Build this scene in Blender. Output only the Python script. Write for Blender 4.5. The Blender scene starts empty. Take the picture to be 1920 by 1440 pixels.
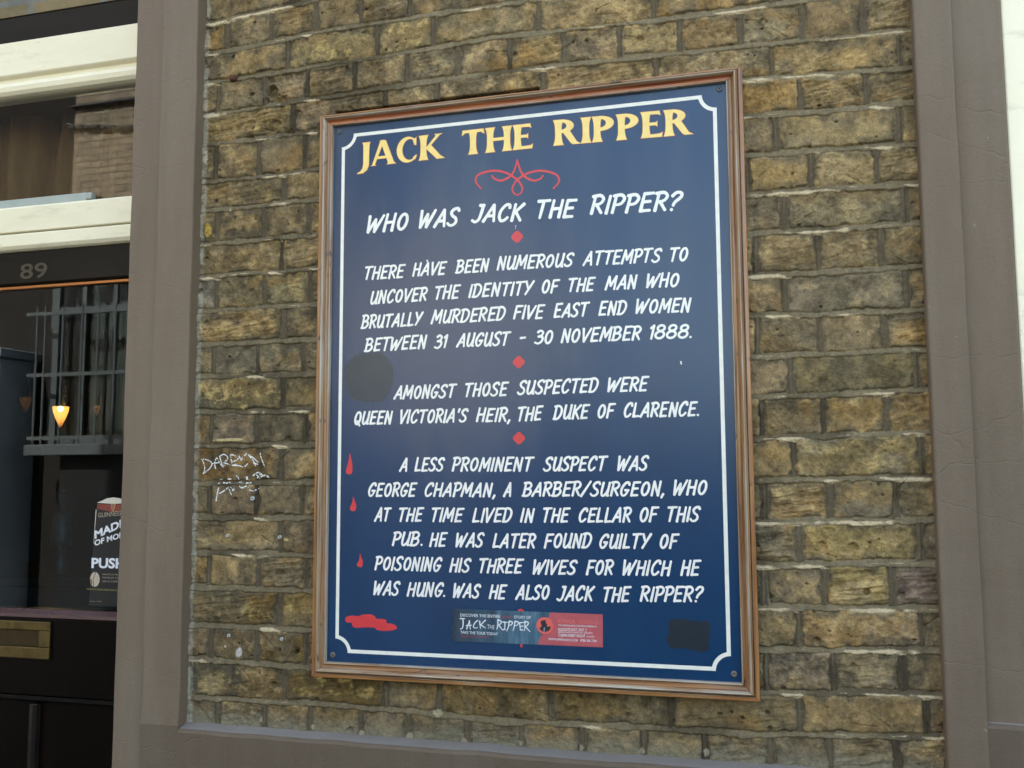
import bpy, bmesh, math, random
import numpy as np
from mathutils import Vector, Matrix

R_ = math.radians
rnd = random.Random(7)
COL = bpy.context.scene.collection
SC = bpy.context.scene

# ------------------------------------------------------------------ camera, sky, sun, exposure
ZC = 1.80                                   # height of the sign's centre above the pavement
CAM = np.array([0.4942, -1.8259, -0.1901])  # relative to the sign's centre on the wall face (y = 0)
CR = np.array([0.96204756, 0.27284562, -0.0044447])
CU = np.array([0.03093089, -0.09284966, 0.99519959])
CF = np.array([-0.27112316, 0.95756682, 0.09776515])
FPX = 1804.09
cam = bpy.data.cameras.new('camera')
cam.sensor_width = 36.0
cam.lens = FPX / 1920 * 36.0
cam.clip_start = 0.02
cam.clip_end = 300
camo = bpy.data.objects.new('camera', cam)
COL.objects.link(camo)
m = Matrix.Identity(4)
for i in range(3):
    m[i][0], m[i][1], m[i][2] = CR[i], CU[i], -CF[i]
    m[i][3] = CAM[i] + (ZC if i == 2 else 0)
camo.matrix_world = m
SC.camera = camo

SUN_EL = R_(52)
world = bpy.data.worlds.new('World')
SC.world = world
world.use_nodes = True
wn = world.node_tree.nodes
wn.clear()
sky = wn.new('ShaderNodeTexSky')
sky.sky_type = 'NISHITA'
sky.sun_disc = False
sky.sun_elevation = SUN_EL
sky.sun_rotation = R_(-14)
sky.dust_density = 2.0
sky.ozone_density = 1.0
sky.air_density = 1.0
bg = wn.new('ShaderNodeBackground')
bg.inputs['Strength'].default_value = 0.15
wo = wn.new('ShaderNodeOutputWorld')
wbm = wn.new('ShaderNodeMix')               # the camera's warm white balance, applied to the sky light
wbm.data_type = 'RGBA'
wbm.blend_type = 'MULTIPLY'
wbm.inputs[0].default_value = 1.0
wbm.inputs[7].default_value = (1.16, 0.995, 0.80, 1)
world.node_tree.links.new(sky.outputs[0], wbm.inputs[6])
world.node_tree.links.new(wbm.outputs[2], bg.inputs[0])
world.node_tree.links.new(bg.outputs[0], wo.inputs[0])
sun = bpy.data.lights.new('sun', 'SUN')
sun.energy = 4.5
sun.angle = R_(0.53)
sun.color = (1.0, 0.93, 0.82)
suno = bpy.data.objects.new('sun', sun)
COL.objects.link(suno)
# the sun stands behind the pub: this facade is in open shade, the far side of the street is lit
sd = Vector((-math.sin(R_(14)) * math.cos(SUN_EL), math.cos(R_(14)) * math.cos(SUN_EL), math.sin(SUN_EL)))
suno.rotation_euler = sd.to_track_quat('Z', 'Y').to_euler()
SC.view_settings.view_transform = 'Standard'
SC.view_settings.look = 'None'
SC.view_settings.gamma = 1.0
SC.view_settings.exposure = 2.75
SC.cycles.max_bounces = 8
SC.cycles.transparent_max_bounces = 12
SC.cycles.sample_clamp_indirect = 6.0

# ------------------------------------------------------------------ helpers
def pl(px, py, y=0.0):
    """photo pixel -> (x, z) on the plane at depth y (z relative to the sign's centre)"""
    d = CF + CR * (px - 960) / FPX - CU * (py - 720) / FPX
    t = (y - CAM[1]) / d[1]
    v = CAM + d * t
    return float(v[0]), float(v[2])

def link(o, parent=None):
    COL.objects.link(o)
    if parent:
        o.parent = parent
    return o

def tag(o, label=None, cat=None, group=None, kind=None):
    if label: o['label'] = label
    if cat: o['category'] = cat
    if group: o['group'] = group
    if kind: o['kind'] = kind
    return o

def thing(name, label, cat, group=None, loc=(0, 0, 0)):
    o = bpy.data.objects.new(name, None)
    o.empty_display_size = 0.1
    o.location = loc
    COL.objects.link(o)
    return tag(o, label, cat, group)

class MB:
    """collects vertices (z relative to the sign's centre) and faces for one mesh"""
    def __init__(s):
        s.v, s.f = [], []
    def add(s, verts, faces):
        b = len(s.v)
        s.v += [tuple(p) for p in verts]
        s.f += [tuple(b + i for i in f) for f in faces]
        return s
    def box(s, x0, x1, y0, y1, z0, z1):
        v = [(x, y, z) for x in (x0, x1) for y in (y0, y1) for z in (z0, z1)]
        f = [(0, 1, 3, 2), (4, 6, 7, 5), (0, 4, 5, 1), (2, 3, 7, 6), (0, 2, 6, 4), (1, 5, 7, 3)]
        return s.add(v, f)
    def prism(s, prof, a0, a1, axis):
        """closed 2-D profile swept along an axis: axis 'z' takes (x, y), 'x' takes (y, z)"""
        n = len(prof)
        v = []
        for a in (a0, a1):
            for p in prof:
                v.append((p[0], p[1], a) if axis == 'z' else (a, p[0], p[1]))
        f = [(i, (i + 1) % n, n + (i + 1) % n, n + i) for i in range(n)]
        f += [tuple(range(n))[::-1], tuple(range(n, 2 * n))]
        return s.add(v, f)
    def tube(s, pts, r, seg=10, caps=True):
        pts = [Vector(p) for p in pts]
        base = len(s.v)
        up = Vector((0.13, 0.31, 0.94))
        for i, p in enumerate(pts):
            t = (pts[min(i + 1, len(pts) - 1)] - pts[max(i - 1, 0)]).normalized()
            a = t.cross(up).normalized()
            b = t.cross(a)
            rr = r[i] if isinstance(r, (list, tuple)) else r
            for k in range(seg):
                th = 2 * math.pi * k / seg
                s.v.append(tuple(p + a * math.cos(th) * rr + b * math.sin(th) * rr))
        for i in range(len(pts) - 1):
            for k in range(seg):
                s.f.append((base + i * seg + k, base + i * seg + (k + 1) % seg,
                            base + (i + 1) * seg + (k + 1) % seg, base + (i + 1) * seg + k))
        if caps:
            s.f.append(tuple(base + k for k in range(seg))[::-1])
            s.f.append(tuple(base + (len(pts) - 1) * seg + k for k in range(seg)))
        return s
    def lathe(s, prof, c, seg=20, axis='z'):
        """(radius, height) profile turned about an axis through c"""
        base = len(s.v)
        for r, h in prof:
            for k in range(seg):
                th = 2 * math.pi * k / seg
                if axis == 'z':
                    s.v.append((c[0] + r * math.cos(th), c[1] + r * math.sin(th), c[2] + h))
                else:
                    s.v.append((c[0] + r * math.cos(th), c[1] - h, c[2] + r * math.sin(th)))
        for i in range(len(prof) - 1):
            for k in range(seg):
                s.f.append((base + i * seg + k, base + i * seg + (k + 1) % seg,
                            base + (i + 1) * seg + (k + 1) % seg, base + (i + 1) * seg + k))
        return s
    def build(s, name, mat, parent=None, bevel=0.0, smooth=False, bseg=2):
        me = bpy.data.meshes.new(name)
        me.from_pydata([(x, y, z + ZC) for x, y, z in s.v], [], s.f)
        bm = bmesh.new()
        bm.from_mesh(me)
        bmesh.ops.recalc_face_normals(bm, faces=bm.faces)
        bm.to_mesh(me)
        bm.free()
        if mat: me.materials.append(mat)
        o = bpy.data.objects.new(name, me)
        link(o, parent)
        if bevel:
            b = o.modifiers.new('bevel', 'BEVEL')
            b.width = bevel
            b.segments = bseg
            b.limit_method = 'ANGLE'
            b.angle_limit = R_(35)
        if smooth:
            for p in me.polygons: p.use_smooth = True
        return o

# ------------------------------------------------------------------ materials
def mat(name, base, rough=0.6, metal=0.0, spec=0.5):
    m = bpy.data.materials.new(name)
    m.use_nodes = True
    b = m.node_tree.nodes['Principled BSDF']
    b.inputs['Base Color'].default_value = (*base, 1)
    b.inputs['Roughness'].default_value = rough
    b.inputs['Metallic'].default_value = metal
    b.inputs['Specular IOR Level'].default_value = spec
    return m

def nodes(m):
    nt = m.node_tree
    return nt, nt.nodes, nt.nodes['Principled BSDF']

def noise(nt, scale, detail=4, rough=0.6, stretch=None, coord='Object', dist=0.0):
    n = nt.nodes
    tc = n.new('ShaderNodeTexCoord')
    mp = n.new('ShaderNodeMapping')
    if stretch: mp.inputs['Scale'].default_value = stretch
    t = n.new('ShaderNodeTexNoise')
    t.inputs['Scale'].default_value = scale
    t.inputs['Detail'].default_value = detail
    t.inputs['Roughness'].default_value = rough
    t.inputs['Distortion'].default_value = dist
    nt.links.new(tc.outputs[coord], mp.inputs[0])
    nt.links.new(mp.outputs[0], t.inputs['Vector'])
    return t.outputs['Fac']

def ramp(nt, fac, stops):
    r = nt.nodes.new('ShaderNodeValToRGB')
    e = r.color_ramp.elements
    while len(e) < len(stops): e.new(0.5)
    for el, (p, c) in zip(e, stops):
        el.position = p
        el.color = (*c, 1) if len(c) == 3 else c
    nt.links.new(fac, r.inputs[0])
    return r.outputs[0]

def mixc(nt, fac, a, b, mode='MIX'):
    x = nt.nodes.new('ShaderNodeMix')
    x.data_type = 'RGBA'
    x.blend_type = mode
    for sock, val in ((x.inputs[0], fac), (x.inputs[6], a), (x.inputs[7], b)):
        if hasattr(val, 'node'): nt.links.new(val, sock)
        elif isinstance(val, (int, float)): sock.default_value = val
        else: sock.default_value = (*val, 1)
    return x.outputs[2]

def bump(nt, bsdf, height, strength=0.3, dist=0.002, prev=None):
    b = nt.nodes.new('ShaderNodeBump')
    b.inputs['Strength'].default_value = strength
    b.inputs['Distance'].default_value = dist
    nt.links.new(height, b.inputs['Height'])
    if prev: nt.links.new(prev, b.inputs['Normal'])
    nt.links.new(b.outputs[0], bsdf.inputs['Normal'])
    return b.outputs[0]

def mottled(name, c0, c1, scale=8, rough=0.6, bscale=0, bstr=0.2, bdist=0.001, stretch=None, metal=0, spec=0.5, c2=None):
    m = mat(name, c0, rough, metal, spec)
    nt, n, b = nodes(m)
    f = noise(nt, scale, 6, 0.65, stretch)
    stops = [(0.3, c0), (0.7, c1)] if c2 is None else [(0.28, c0), (0.55, c1), (0.75, c2)]
    nt.links.new(ramp(nt, f, stops), b.inputs['Base Color'])
    if bscale: bump(nt, b, noise(nt, bscale, 5, 0.6, stretch), bstr, bdist)
    return m

def wood(name, horizontal, stops, grey, gfrom, coat=.5):
    m = mat(name, (0.3, 0.14, 0.05), 0.5)
    nt, n, b = nodes(m)
    st = (1.5, 60, 60) if horizontal else (60, 60, 1.5)
    g = noise(nt, 3.2, 7, 0.6, st)
    c = ramp(nt, g, stops)
    st2 = (3.0, 30, 30) if horizontal else (30, 30, 3.0)
    w = noise(nt, 2.0, 5, 0.6, st2)
    c = mixc(nt, ramp(nt, w, [(gfrom, (0, 0, 0)), (gfrom + .18, (0.85, 0.85, 0.85))]), c, grey)
    d = noise(nt, 55, 3, 0.5, (0.5, 1, 1) if horizontal else (1, 1, 0.5))
    c = mixc(nt, ramp(nt, d, [(0.66, (0, 0, 0)), (0.74, (0.85, 0.85, 0.85))]), c, (0.035, 0.026, 0.022))
    nt.links.new(c, b.inputs['Base Color'])
    rg = ramp(nt, w, [(0.4, (0.28, 0.28, 0.28)), (0.65, (0.5, 0.5, 0.5))])
    nt.links.new(rg, b.inputs['Roughness'])
    b.inputs['Coat Weight'].default_value = coat
    b.inputs['Coat Roughness'].default_value = 0.2
    bump(nt, b, g, 0.3, 0.0006)
    return m

WOODS = {}
for k_, nm, stops, grey, gf, ct in (
        ('W', 'bleached_wood', [(0.28, (0.11, 0.062, 0.030)), (0.45, (0.27, 0.175, 0.095)), (0.60, (0.38, 0.285, 0.18)), (0.75, (0.44, 0.37, 0.27))], (0.39, 0.355, 0.29), .46, .6),
        ('R', 'red_brown_varnish', [(0.28, (0.11, 0.030, 0.012)), (0.45, (0.27, 0.075, 0.026)), (0.60, (0.40, 0.135, 0.045)), (0.75, (0.44, 0.20, 0.08))], (0.34, 0.21, 0.12), .56, .4),
        ('T', 'tan_varnish', [(0.28, (0.085, 0.034, 0.013)), (0.45, (0.22, 0.095, 0.034)), (0.60, (0.36, 0.175, 0.062)), (0.75, (0.38, 0.235, 0.115))], (0.31, 0.225, 0.14), .54, .5),
        ('S', 'orange_varnish', [(0.28, (0.10, 0.032, 0.010)), (0.45, (0.27, 0.105, 0.028)), (0.60, (0.38, 0.170, 0.048)), (0.75, (0.40, 0.23, 0.09))], (0.34, 0.27, 0.195), .56, .5)):
    WOODS[k_] = (wood(nm + '_along_x', True, stops, grey, gf, ct), wood(nm + '_along_z', False, stops, grey, gf, ct))

def glass_mat(name, tint=(0.9, 0.93, 0.93), ior=1.5, rough=0.0):
    m = bpy.data.materials.new(name)
    m.use_nodes = True
    nt = m.node_tree
    n = nt.nodes
    n.clear()
    out = n.new('ShaderNodeOutputMaterial')
    mx = n.new('ShaderNodeMixShader')
    fr = n.new('ShaderNodeFresnel')
    fr.inputs['IOR'].default_value = ior
    tr = n.new('ShaderNodeBsdfTransparent')
    tr.inputs[0].default_value = (*tint, 1)
    gl = n.new('ShaderNodeBsdfGlossy')
    gl.inputs['Roughness'].default_value = rough
    ge = n.new('ShaderNodeNewGeometry')
    inv = n.new('ShaderNodeMath'); inv.operation = 'SUBTRACT'; inv.inputs[0].default_value = 1.0
    mul = n.new('ShaderNodeMath'); mul.operation = 'MULTIPLY'
    nt.links.new(ge.outputs['Backfacing'], inv.inputs[1])      # the pane mirrors on its outer face only
    nt.links.new(inv.outputs[0], mul.inputs[0]); nt.links.new(fr.outputs[0], mul.inputs[1])
    nt.links.new(mul.outputs[0], mx.inputs[0])
    nt.links.new(tr.outputs[0], mx.inputs[1])
    nt.links.new(gl.outputs[0], mx.inputs[2])
    nt.links.new(mx.outputs[0], out.inputs[0])
    return m
GLASS = glass_mat('window_glass', ior=1.6)

def emit(name, col, strength, base=(0.1, 0.05, 0.02)):
    m = mat(name, base, 0.4)
    b = m.node_tree.nodes['Principled BSDF']
    b.inputs['Emission Color'].default_value = (*col, 1)
    b.inputs['Emission Strength'].default_value = strength
    return m

M = {}
def render_paint(name='brown_masonry_paint', k=1.0):
    m = mat(name, (0.15, 0.118, 0.098), 0.62, 0, 0.35)
    nt, n, b = nodes(m)
    big = noise(nt, 3.0, 5, 0.6, (2.2, 2.2, 0.5))
    c = ramp(nt, big, [(0.32, (0.158, 0.120, 0.088)), (0.52, (0.180, 0.140, 0.105)), (0.72, (0.195, 0.160, 0.125))])
    dr = noise(nt, 6, 5, .6, (6, 6, .35))
    c = mixc(nt, 1.0, c, ramp(nt, dr, [(.30, (.93, .93, .92)), (.52, (1, 1, 1)), (.72, (1.03, 1.03, 1.02))]), 'MULTIPLY')
    ch = noise(nt, 70, 2, .5)
    c = mixc(nt, ramp(nt, ch, [(.765, (0, 0, 0)), (.785, (.7, .7, .7))]), c, (.30, .27, .23))
    c = mixc(nt, 1.0, c, (k * .92, k * .87, k * .77), 'MULTIPLY')
    sp = noise(nt, 260, 2, 0.5)
    c = mixc(nt, ramp(nt, sp, [(0.28, (0.3, 0.3, 0.3)), (0.40, (0, 0, 0))]), c, (0.085, 0.066, 0.052))
    nt.links.new(c, b.inputs['Base Color'])
    p = bump(nt, b, noise(nt, 320, 4, 0.6), 0.55, 0.0012)
    p = bump(nt, b, noise(nt, 40, 4, 0.6), 0.25, 0.003, p)
    # hairline horizontal cracks
    v = n.new('ShaderNodeTexVoronoi')
    v.feature = 'DISTANCE_TO_EDGE'
    v.inputs['Scale'].default_value = 2.2
    tc = n.new('ShaderNodeTexCoord')
    mp = n.new('ShaderNodeMapping')
    mp.inputs['Scale'].default_value = (0.5, 0.5, 1.6)
    nt.links.new(tc.outputs['Object'], mp.inputs[0])
    wob = n.new('ShaderNodeTexNoise'); wob.inputs['Scale'].default_value = 30
    vm = n.new('ShaderNodeVectorMath'); vm.operation = 'MULTIPLY_ADD'
    vm.inputs[1].default_value = (0.03, 0.03, 0.03)
    nt.links.new(tc.outputs['Object'], wob.inputs['Vector'])
    nt.links.new(wob.outputs['Color'], vm.inputs[0]); nt.links.new(mp.outputs[0], vm.inputs[2])
    nt.links.new(vm.outputs[0], v.inputs['Vector'])
    cr = ramp(nt, v.outputs['Distance'], [(0.0, (0, 0, 0)), (0.004, (1, 1, 1))])
    bump(nt, b, cr, 0.35, 0.0015, p)
    return m
M['render'] = render_paint()
M['plinth'] = render_paint('brown_paint_dimmed_low', .74)  # the pier paint darkened, standing in for weaker light low down
M['ledge'] = mottled('skylit_grey_ledge', (.165, .146, .126), (.20, .18, .158), 14, .8, 260, .4, .0012)  # paler than the plinth: skylight on the top faces painted in

def white_paint(name, c0=(0.76, 0.69, 0.48), c1=(0.83, 0.76, 0.56)):
    m = mottled(name, c0, c1, 7, 0.38, 45, 0.25, 0.0015, stretch=(0.5, 1, 2))
    nt, n, b = nodes(m)
    src = b.inputs['Base Color'].links[0].from_socket
    d = noise(nt, 22, 6, .7, (.35, 1, 1.4))
    c = mixc(nt, ramp(nt, d, [(.56, (0, 0, 0)), (.74, (.55, .55, .55))]), src, (.50, .45, .31))
    k = noise(nt, 90, 3, .5, (.25, 1, 1))
    c = mixc(nt, ramp(nt, k, [(.72, (0, 0, 0)), (.76, (.7, .7, .7))]), c, (.22, .19, .14))
    nt.links.new(c, b.inputs['Base Color'])
    return m
M['cream'] = white_paint('cream_gloss_paint')
M['white'] = white_paint('white_gloss_paint', (0.86, 0.78, 0.56), (0.90, 0.83, 0.62))
M['blackgloss'] = mottled('black_brown_gloss_paint', (0.0028, 0.002, 0.0015), (0.0060, 0.0036, 0.0026), 9, 0.34, 60, 0.1, 0.001, stretch=(1, 1, 0.4), spec=.07)
M['darkbrown'] = mottled('dark_brown_paint', (0.008, 0.006, 0.0042), (0.016, 0.012, 0.008), 6, 0.42, 60, 0.15, 0.001, stretch=(0.4, 1, 2), spec=.12)
M['brass'] = mottled('tarnished_brass', (0.075, 0.050, 0.016), (0.14, 0.098, 0.034), 30, 0.48, 120, 0.1, 0.0005, metal=0.8, c2=(0.06, 0.040, 0.015))
M['copper'] = mat('copper_edge', (0.42, 0.17, 0.06), 0.35, 0.8)
M['lead'] = mottled('pale_blue_metal', (0.30, 0.34, 0.30), (0.38, 0.41, 0.37), 12, 0.45)
M['screw'] = mottled('dull_screw_metal', (0.10, 0.095, 0.085), (0.2, 0.17, 0.14), 160, 0.55, metal=0.4)
M['screw_paint'] = mottled('blue_overpainted_screw', (0.05, 0.06, 0.075), (0.09, 0.10, 0.115), 160, 0.5)
M['rust'] = mottled('rust', (0.05, 0.02, 0.012), (0.14, 0.055, 0.03), 150, 0.85, 300, 0.5, 0.001)
M['plug'] = mottled('white_plastic_plug', (0.42, 0.42, 0.40), (0.52, 0.52, 0.49), 200, 0.5)
M['hole'] = mat('plug_bore', (0.03, 0.028, 0.025), 0.9)
M['chalk'] = mottled('white_paint_pen', (0.62, 0.62, 0.60), (0.80, 0.80, 0.78), 300, 0.7)

# ------------------------------------------------------------------ brick wall: a measured English-bond panel
rs = np.random.RandomState(11)
def vnoise(x, z, sx, sz=None, seed=0):
    """smooth value noise in [-1, 1]; sx, sz are feature sizes in metres"""
    sz = sz or sx
    g = np.random.RandomState(seed).uniform(-1, 1, (256, 256)).astype(np.float32)
    u, v = x / sx + 61.3, z / sz + 87.7
    i, j = np.floor(u).astype(int), np.floor(v).astype(int)
    fu, fv = u - i, v - j
    fu, fv = fu * fu * (3 - 2 * fu), fv * fv * (3 - 2 * fv)
    a = g[i % 256, j % 256]; b = g[(i + 1) % 256, j % 256]
    c = g[i % 256, (j + 1) % 256]; d = g[(i + 1) % 256, (j + 1) % 256]
    return (a * (1 - fu) + b * fu) * (1 - fv) + (c * (1 - fu) + d * fu) * fv
def fbm(x, z, s, sz=None, seed=0, o=4, gain=0.55):
    sz = sz or s
    t, amp, n = 0, 1.0, 0
    for k in range(o):
        t = t + amp * vnoise(x, z, s / 2 ** k, sz / 2 ** k, seed + 17 * k)
        n += amp
        amp *= gain
    return t / n
def sstep(a, b, x):
    t = np.clip((x - a) / (b - a), 0, 1)
    return t * t * (3 - 2 * t)

# bed joints: photographed heights at the left, over the sign's flank and at the right
bed_px = {}
for j, y in enumerate([103, 158, 218, 272, 343, 397, 460, 520, 583, 647, 708, 775, 837, 907, 969, 1037, 1100, 1172, 1236.6, 1307]):
    bed_px.setdefault(j, []).append((np.interp(y, [103, 600, 1307], [388, 372, 358]), y))
for i, y in enumerate([15, 87, 148, 218, 290, 363, 440, 517, 593, 670, 747, 822, 902, 978, 1060, 1140, 1220, 1298, 1377]):
    bed_px.setdefault(i + 1, []).append((np.interp(y, [15, 1377], [1408, 1420]), y))
for i, y in enumerate([60, 127, 195, 272, 345, 420, 501.7, 583, 656.7, 731.7, 811.7, 896.7, 975, 1056.7, 1141.7, 1216.7, 1303.3, 1380]):
    bed_px.setdefault(i + 2, []).append((np.interp(y, [60, 700, 1380], [1685, 1710, 1730]), y))
bed_px[0] += [(600, 59), (881, 17)]
bed_px[1] += [(600, 123), (897, 75), (1177, 42)]
bed_px[2] += [(600, 183), (897, 140), (1177, 109)]
bed_px[18] += [(573, 1252)]
bed_px[19] += [(657, 1325), (745, 1334), (960, 1354), (1180, 1364)]
bed_px[-1] = [(390, 42), (600, 5)]
NX = 64
BX = np.linspace(-0.80, 0.80, NX)
beds = {}
for j, pts in bed_px.items():
    q = sorted(pl(*p) for p in pts)
    xs, zs = [a for a, _ in q], [b for _, b in q]
    if j == -1:
        beds[j] = None
        continue
    if j == 0:
        xs.append(0.75); zs.append(0.7819 - 0.0 + 0.004)
    beds[j] = np.interp(BX, xs, zs)
for j in range(-1, -5, -1):
    beds[j] = beds[j + 1] + 0.075
for j in range(20, 23):
    beds[j] = beds[j - 1] - 0.075
J_px = {
 -2: [(548, 3)],
 -1: [(425, 62), (508, 52), (591.5, 34), (676.5, 23), (767, 9), (854, 5)],
 0: [(540, 100), (708, 69), (812, 56), (1011, 30), (1225, 15)],
 1: [(409, 181), (495, 172), (577.5, 159), (664, 141), (763, 128), (859, 116), (956.5, 101.5), (1058, 87), (1161, 78), (1275.6, 62.5), (1388, 51.5), (1505, 37), (1617, 30)],
 2: [(548, 243), (722, 181), (819, 170), (1019, 150), (1230, 133), (1448, 115), (1687, 97)],
 3: [(404, 301.5), (485, 294), (571, 287), (1500, 177), (1622, 170)],
 4: [(532, 348), (1453, 250), (1687, 230)],
 5: [(405, 428), (494, 419), (577, 414), (1520, 317), (1642, 310)],
 6: [(528, 478), (1470, 393), (1697, 383)],
 7: [(407, 550), (494.7, 544), (580.6, 541), (1417, 460), (1533, 465), (1653, 462)],
 8: [(530.6, 609), (1472, 553), (1702, 547)],
 9: [(401, 678), (482, 678), (568, 675), (1420, 623), (1538, 623), (1658, 627)],
 10: [(530.6, 741), (1483, 707), (1720, 705)],
 11: [(395, 800), (480.6, 798), (573, 790), (1428, 780), (1543, 780), (1663, 782)],
 12: [(527.5, 870), (1488, 863), (1728, 860)],
 13: [(393, 936), (479, 941), (566.6, 945), (1433, 933), (1557, 933), (1680, 935)],
 14: [(526.7, 1019), (1498, 1020), (1728, 1017)],
 15: [(391.6, 1070), (483.75, 1075), (574, 1080), (1432, 1100), (1547, 1100), (1673, 1103)],
 16: [(524, 1144), (1498, 1183), (1728, 1180)],
 17: [(396, 1201.6), (482, 1204.7), (574, 1209), (1438, 1260), (1562, 1260), (1692, 1267)],
 18: [(533, 1285), (724, 1306), (822.5, 1314), (1031, 1325), (1259, 1335), (1500, 1337), (1737, 1337)],
 19: [(407, 1330), (495, 1338), (581.7, 1341), (677.5, 1360), (765, 1372), (875, 1379), (977.5, 1382), (1091, 1391), (1207.5, 1395), (1322.5, 1401), (1444, 1401), (1557, 1400), (1680, 1400)],
}
joints = {}
for k in range(-4, 22):
    pitch = 0.112 if k % 2 else 0.225
    xs = sorted(pl(*p)[0] for p in J_px.get(k, []))
    if not xs:
        xs = [-0.62 if k % 2 else -0.51]
    full = [xs[0]]
    for a in xs[1:]:
        gap = a - full[-1]
        n = max(1, round(gap / pitch))
        b = full[-1]
        for t in range(1, n): full.append(b + gap * t / n + rnd.uniform(-.004, .004))
        full.append(a)
    while full[0] > -0.80 + 0.02: full.insert(0, full[0] - pitch)
    while full[-1] < 0.80: full.append(full[-1] + pitch)
    joints[k] = np.array(full)

def brick_wall_mesh(x0, x1, z0, z1, st):
    nx, nz = int(round((x1 - x0) / st)) + 1, int(round((z1 - z0) / st)) + 1
    gx = np.linspace(x0, x1, nx).astype(np.float32)
    gz = np.linspace(z0, z1, nz).astype(np.float32)
    X, Z = np.meshgrid(gx, gz, indexing='ij')
    wx = X + 0.0028 * fbm(X, Z, 0.05, seed=3)
    wz = Z + 0.0030 * fbm(X, Z, 0.10, 0.05, seed=5, o=3) + 0.0010 * fbm(X, Z, 0.012, seed=6, o=2)
    bedz = {j: np.interp(gx, BX, b)[:, None] for j, b in beds.items()}
    H = np.zeros_like(X)
    C = np.zeros(X.shape + (3,), np.float32)
    big = fbm(X, Z, 0.25, seed=21)
    mid = fbm(X, Z, 0.030, seed=22, o=5, gain=0.65)
    fine = fbm(X, Z, 0.009, seed=23, o=3, gain=0.7)
    edge = fbm(X, Z, 0.022, seed=24, o=4, gain=0.6)
    strata = fbm(X + Z * 0.6, Z - X * 0.15, 0.060, 0.009, seed=25, o=4, gain=0.6)
    soot = fbm(X, Z, 0.055, seed=26, o=5, gain=0.62)
    expo = fbm(X, Z, 0.020, 0.013, seed=27, o=5, gain=0.7)
    # round pits (burnt-out inclusions): scattered points
    pit = np.zeros_like(X)
    for _ in range(900):
        px, pz = rs.uniform(x0, x1), rs.uniform(z0, z1)
        r = rs.choice([0.0012, 0.0016, 0.0022, 0.0032, 0.0045], p=[.34, .3, .2, .11, .05])
        a0, a1 = np.searchsorted(gx, [px - 2 * r, px + 2 * r]); b0, b1 = np.searchsorted(gz, [pz - 2 * r, pz + 2 * r])
        if a1 <= a0 or b1 <= b0: continue
        sx, sz = X[a0:a1, b0:b1], Z[a0:a1, b0:b1]
        el = rs.uniform(0.6, 1.8)
        d = np.sqrt(((sx - px) / el) ** 2 + (sz - pz) ** 2) / r
        pit[a0:a1, b0:b1] = np.maximum(pit[a0:a1, b0:b1], (1 - sstep(0.55, 1.15, d + 0.3 * fine[a0:a1, b0:b1])) * min(1, r / 0.0024))
    # the shattered corner by the old fixing, upper left, and other big losses
    loss = np.zeros_like(X)
    for (px, py, r, dep) in [(510, 172, .016, .016), (497, 190, .012, .012), (545, 248, .013, .012), (470, 176, .008, .01), (530, 187, .018, .008),
                             (512, 235, .016, .007), (470, 258, .010, .008), (560, 215, .012, .006), (1625, 1110, .0065, .012), (1690, 1117, .009, .007),
                             (1540, 1024, .012, .006), (1600, 1027, .010, .006), (540, 822, .009, .009), (525, 1219, .0055, .010), (560, 1221, .006, .006),
                             (512, 1285, .010, .008), (1531, 1202, .009, .005), (655, 205, .010, .004), (590, 192, .010, .003), (470, 545, .008, .004),
                             (377, 547, .007, .008), (1430, 40, .010, .004), (1200, 72, .008, .005), (966, 102, .007, .007), (1075, 1330, .009, .005)]:
        cx, cz = pl(px, py)
        d = np.sqrt((X - cx) ** 2 + ((Z - cz) * 1.15) ** 2) / r + 0.75 * fbm(X, Z, .02, seed=31 + px % 7, o=4)
        loss = np.maximum(loss, (1 - sstep(0.55, 1.05, d)) * dep)
    palette = np.array([1.34, 1.18, .98]) * np.array([(0.215, 0.165, 0.082), (0.250, 0.182, 0.078), (0.170, 0.140, 0.088), (0.205, 0.160, 0.115), (0.285, 0.225, 0.125),
                        (0.135, 0.108, 0.066), (0.240, 0.150, 0.055), (0.185, 0.163, 0.118)], np.float32)
    pw = np.array([.2, .14, .18, .11, .1, .12, .06, .09])
    known = {}
    def kb(px, py, c, **kw): known[(px, py)] = (c, kw)
    kb(445, 870, (0.205, 0.118, 0.038)); kb(440, 930, (0.185, 0.135, 0.085)); kb(455, 1140, (0.165, 0.110, 0.035), gold=1.0); kb(555, 1150, (0.255, 0.178, 0.062), gold=.7)
    kb(440, 1205, (0.19, 0.145, 0.082)); kb(545, 1210, (0.25, 0.165, 0.05)); kb(435, 800, (0.215, 0.165, 0.125)); kb(440, 675, (0.125, 0.118, 0.088)); kb(520, 675, (0.14, 0.128, 0.09))
    kb(440, 745, (0.165, 0.135, 0.062), gold=.8); kb(570, 745, (0.20, 0.15, 0.065)); kb(530, 800, (0.105, 0.092, 0.062)); kb(540, 545, (0.235, 0.205, 0.11)); kb(455, 545, (0.18, 0.15, 0.085))
    kb(375, 550, (0.30, 0.28, 0.24)); kb(1640, 1105, (0.25, 0.185, 0.15)); kb(1690, 1105, (0.195, 0.150, 0.125)); kb(1610, 1100, (0.255, 0.195, 0.075)); kb(1490, 1265, (0.24, 0.19, 0.13)); kb(1620, 1262, (0.30, 0.245, 0.145))
    kb(1460, 315, (0.285, 0.20, 0.085)); kb(1580, 313, (0.27, 0.21, 0.11)); kb(1600, 1020, (0.25, 0.19, 0.075)); kb(1600, 860, (0.225, 0.17, 0.08), gold=.4); kb(1600, 240, (0.25, 0.195, 0.10)); kb(1590, 390, (0.215, 0.18, 0.105))
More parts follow.
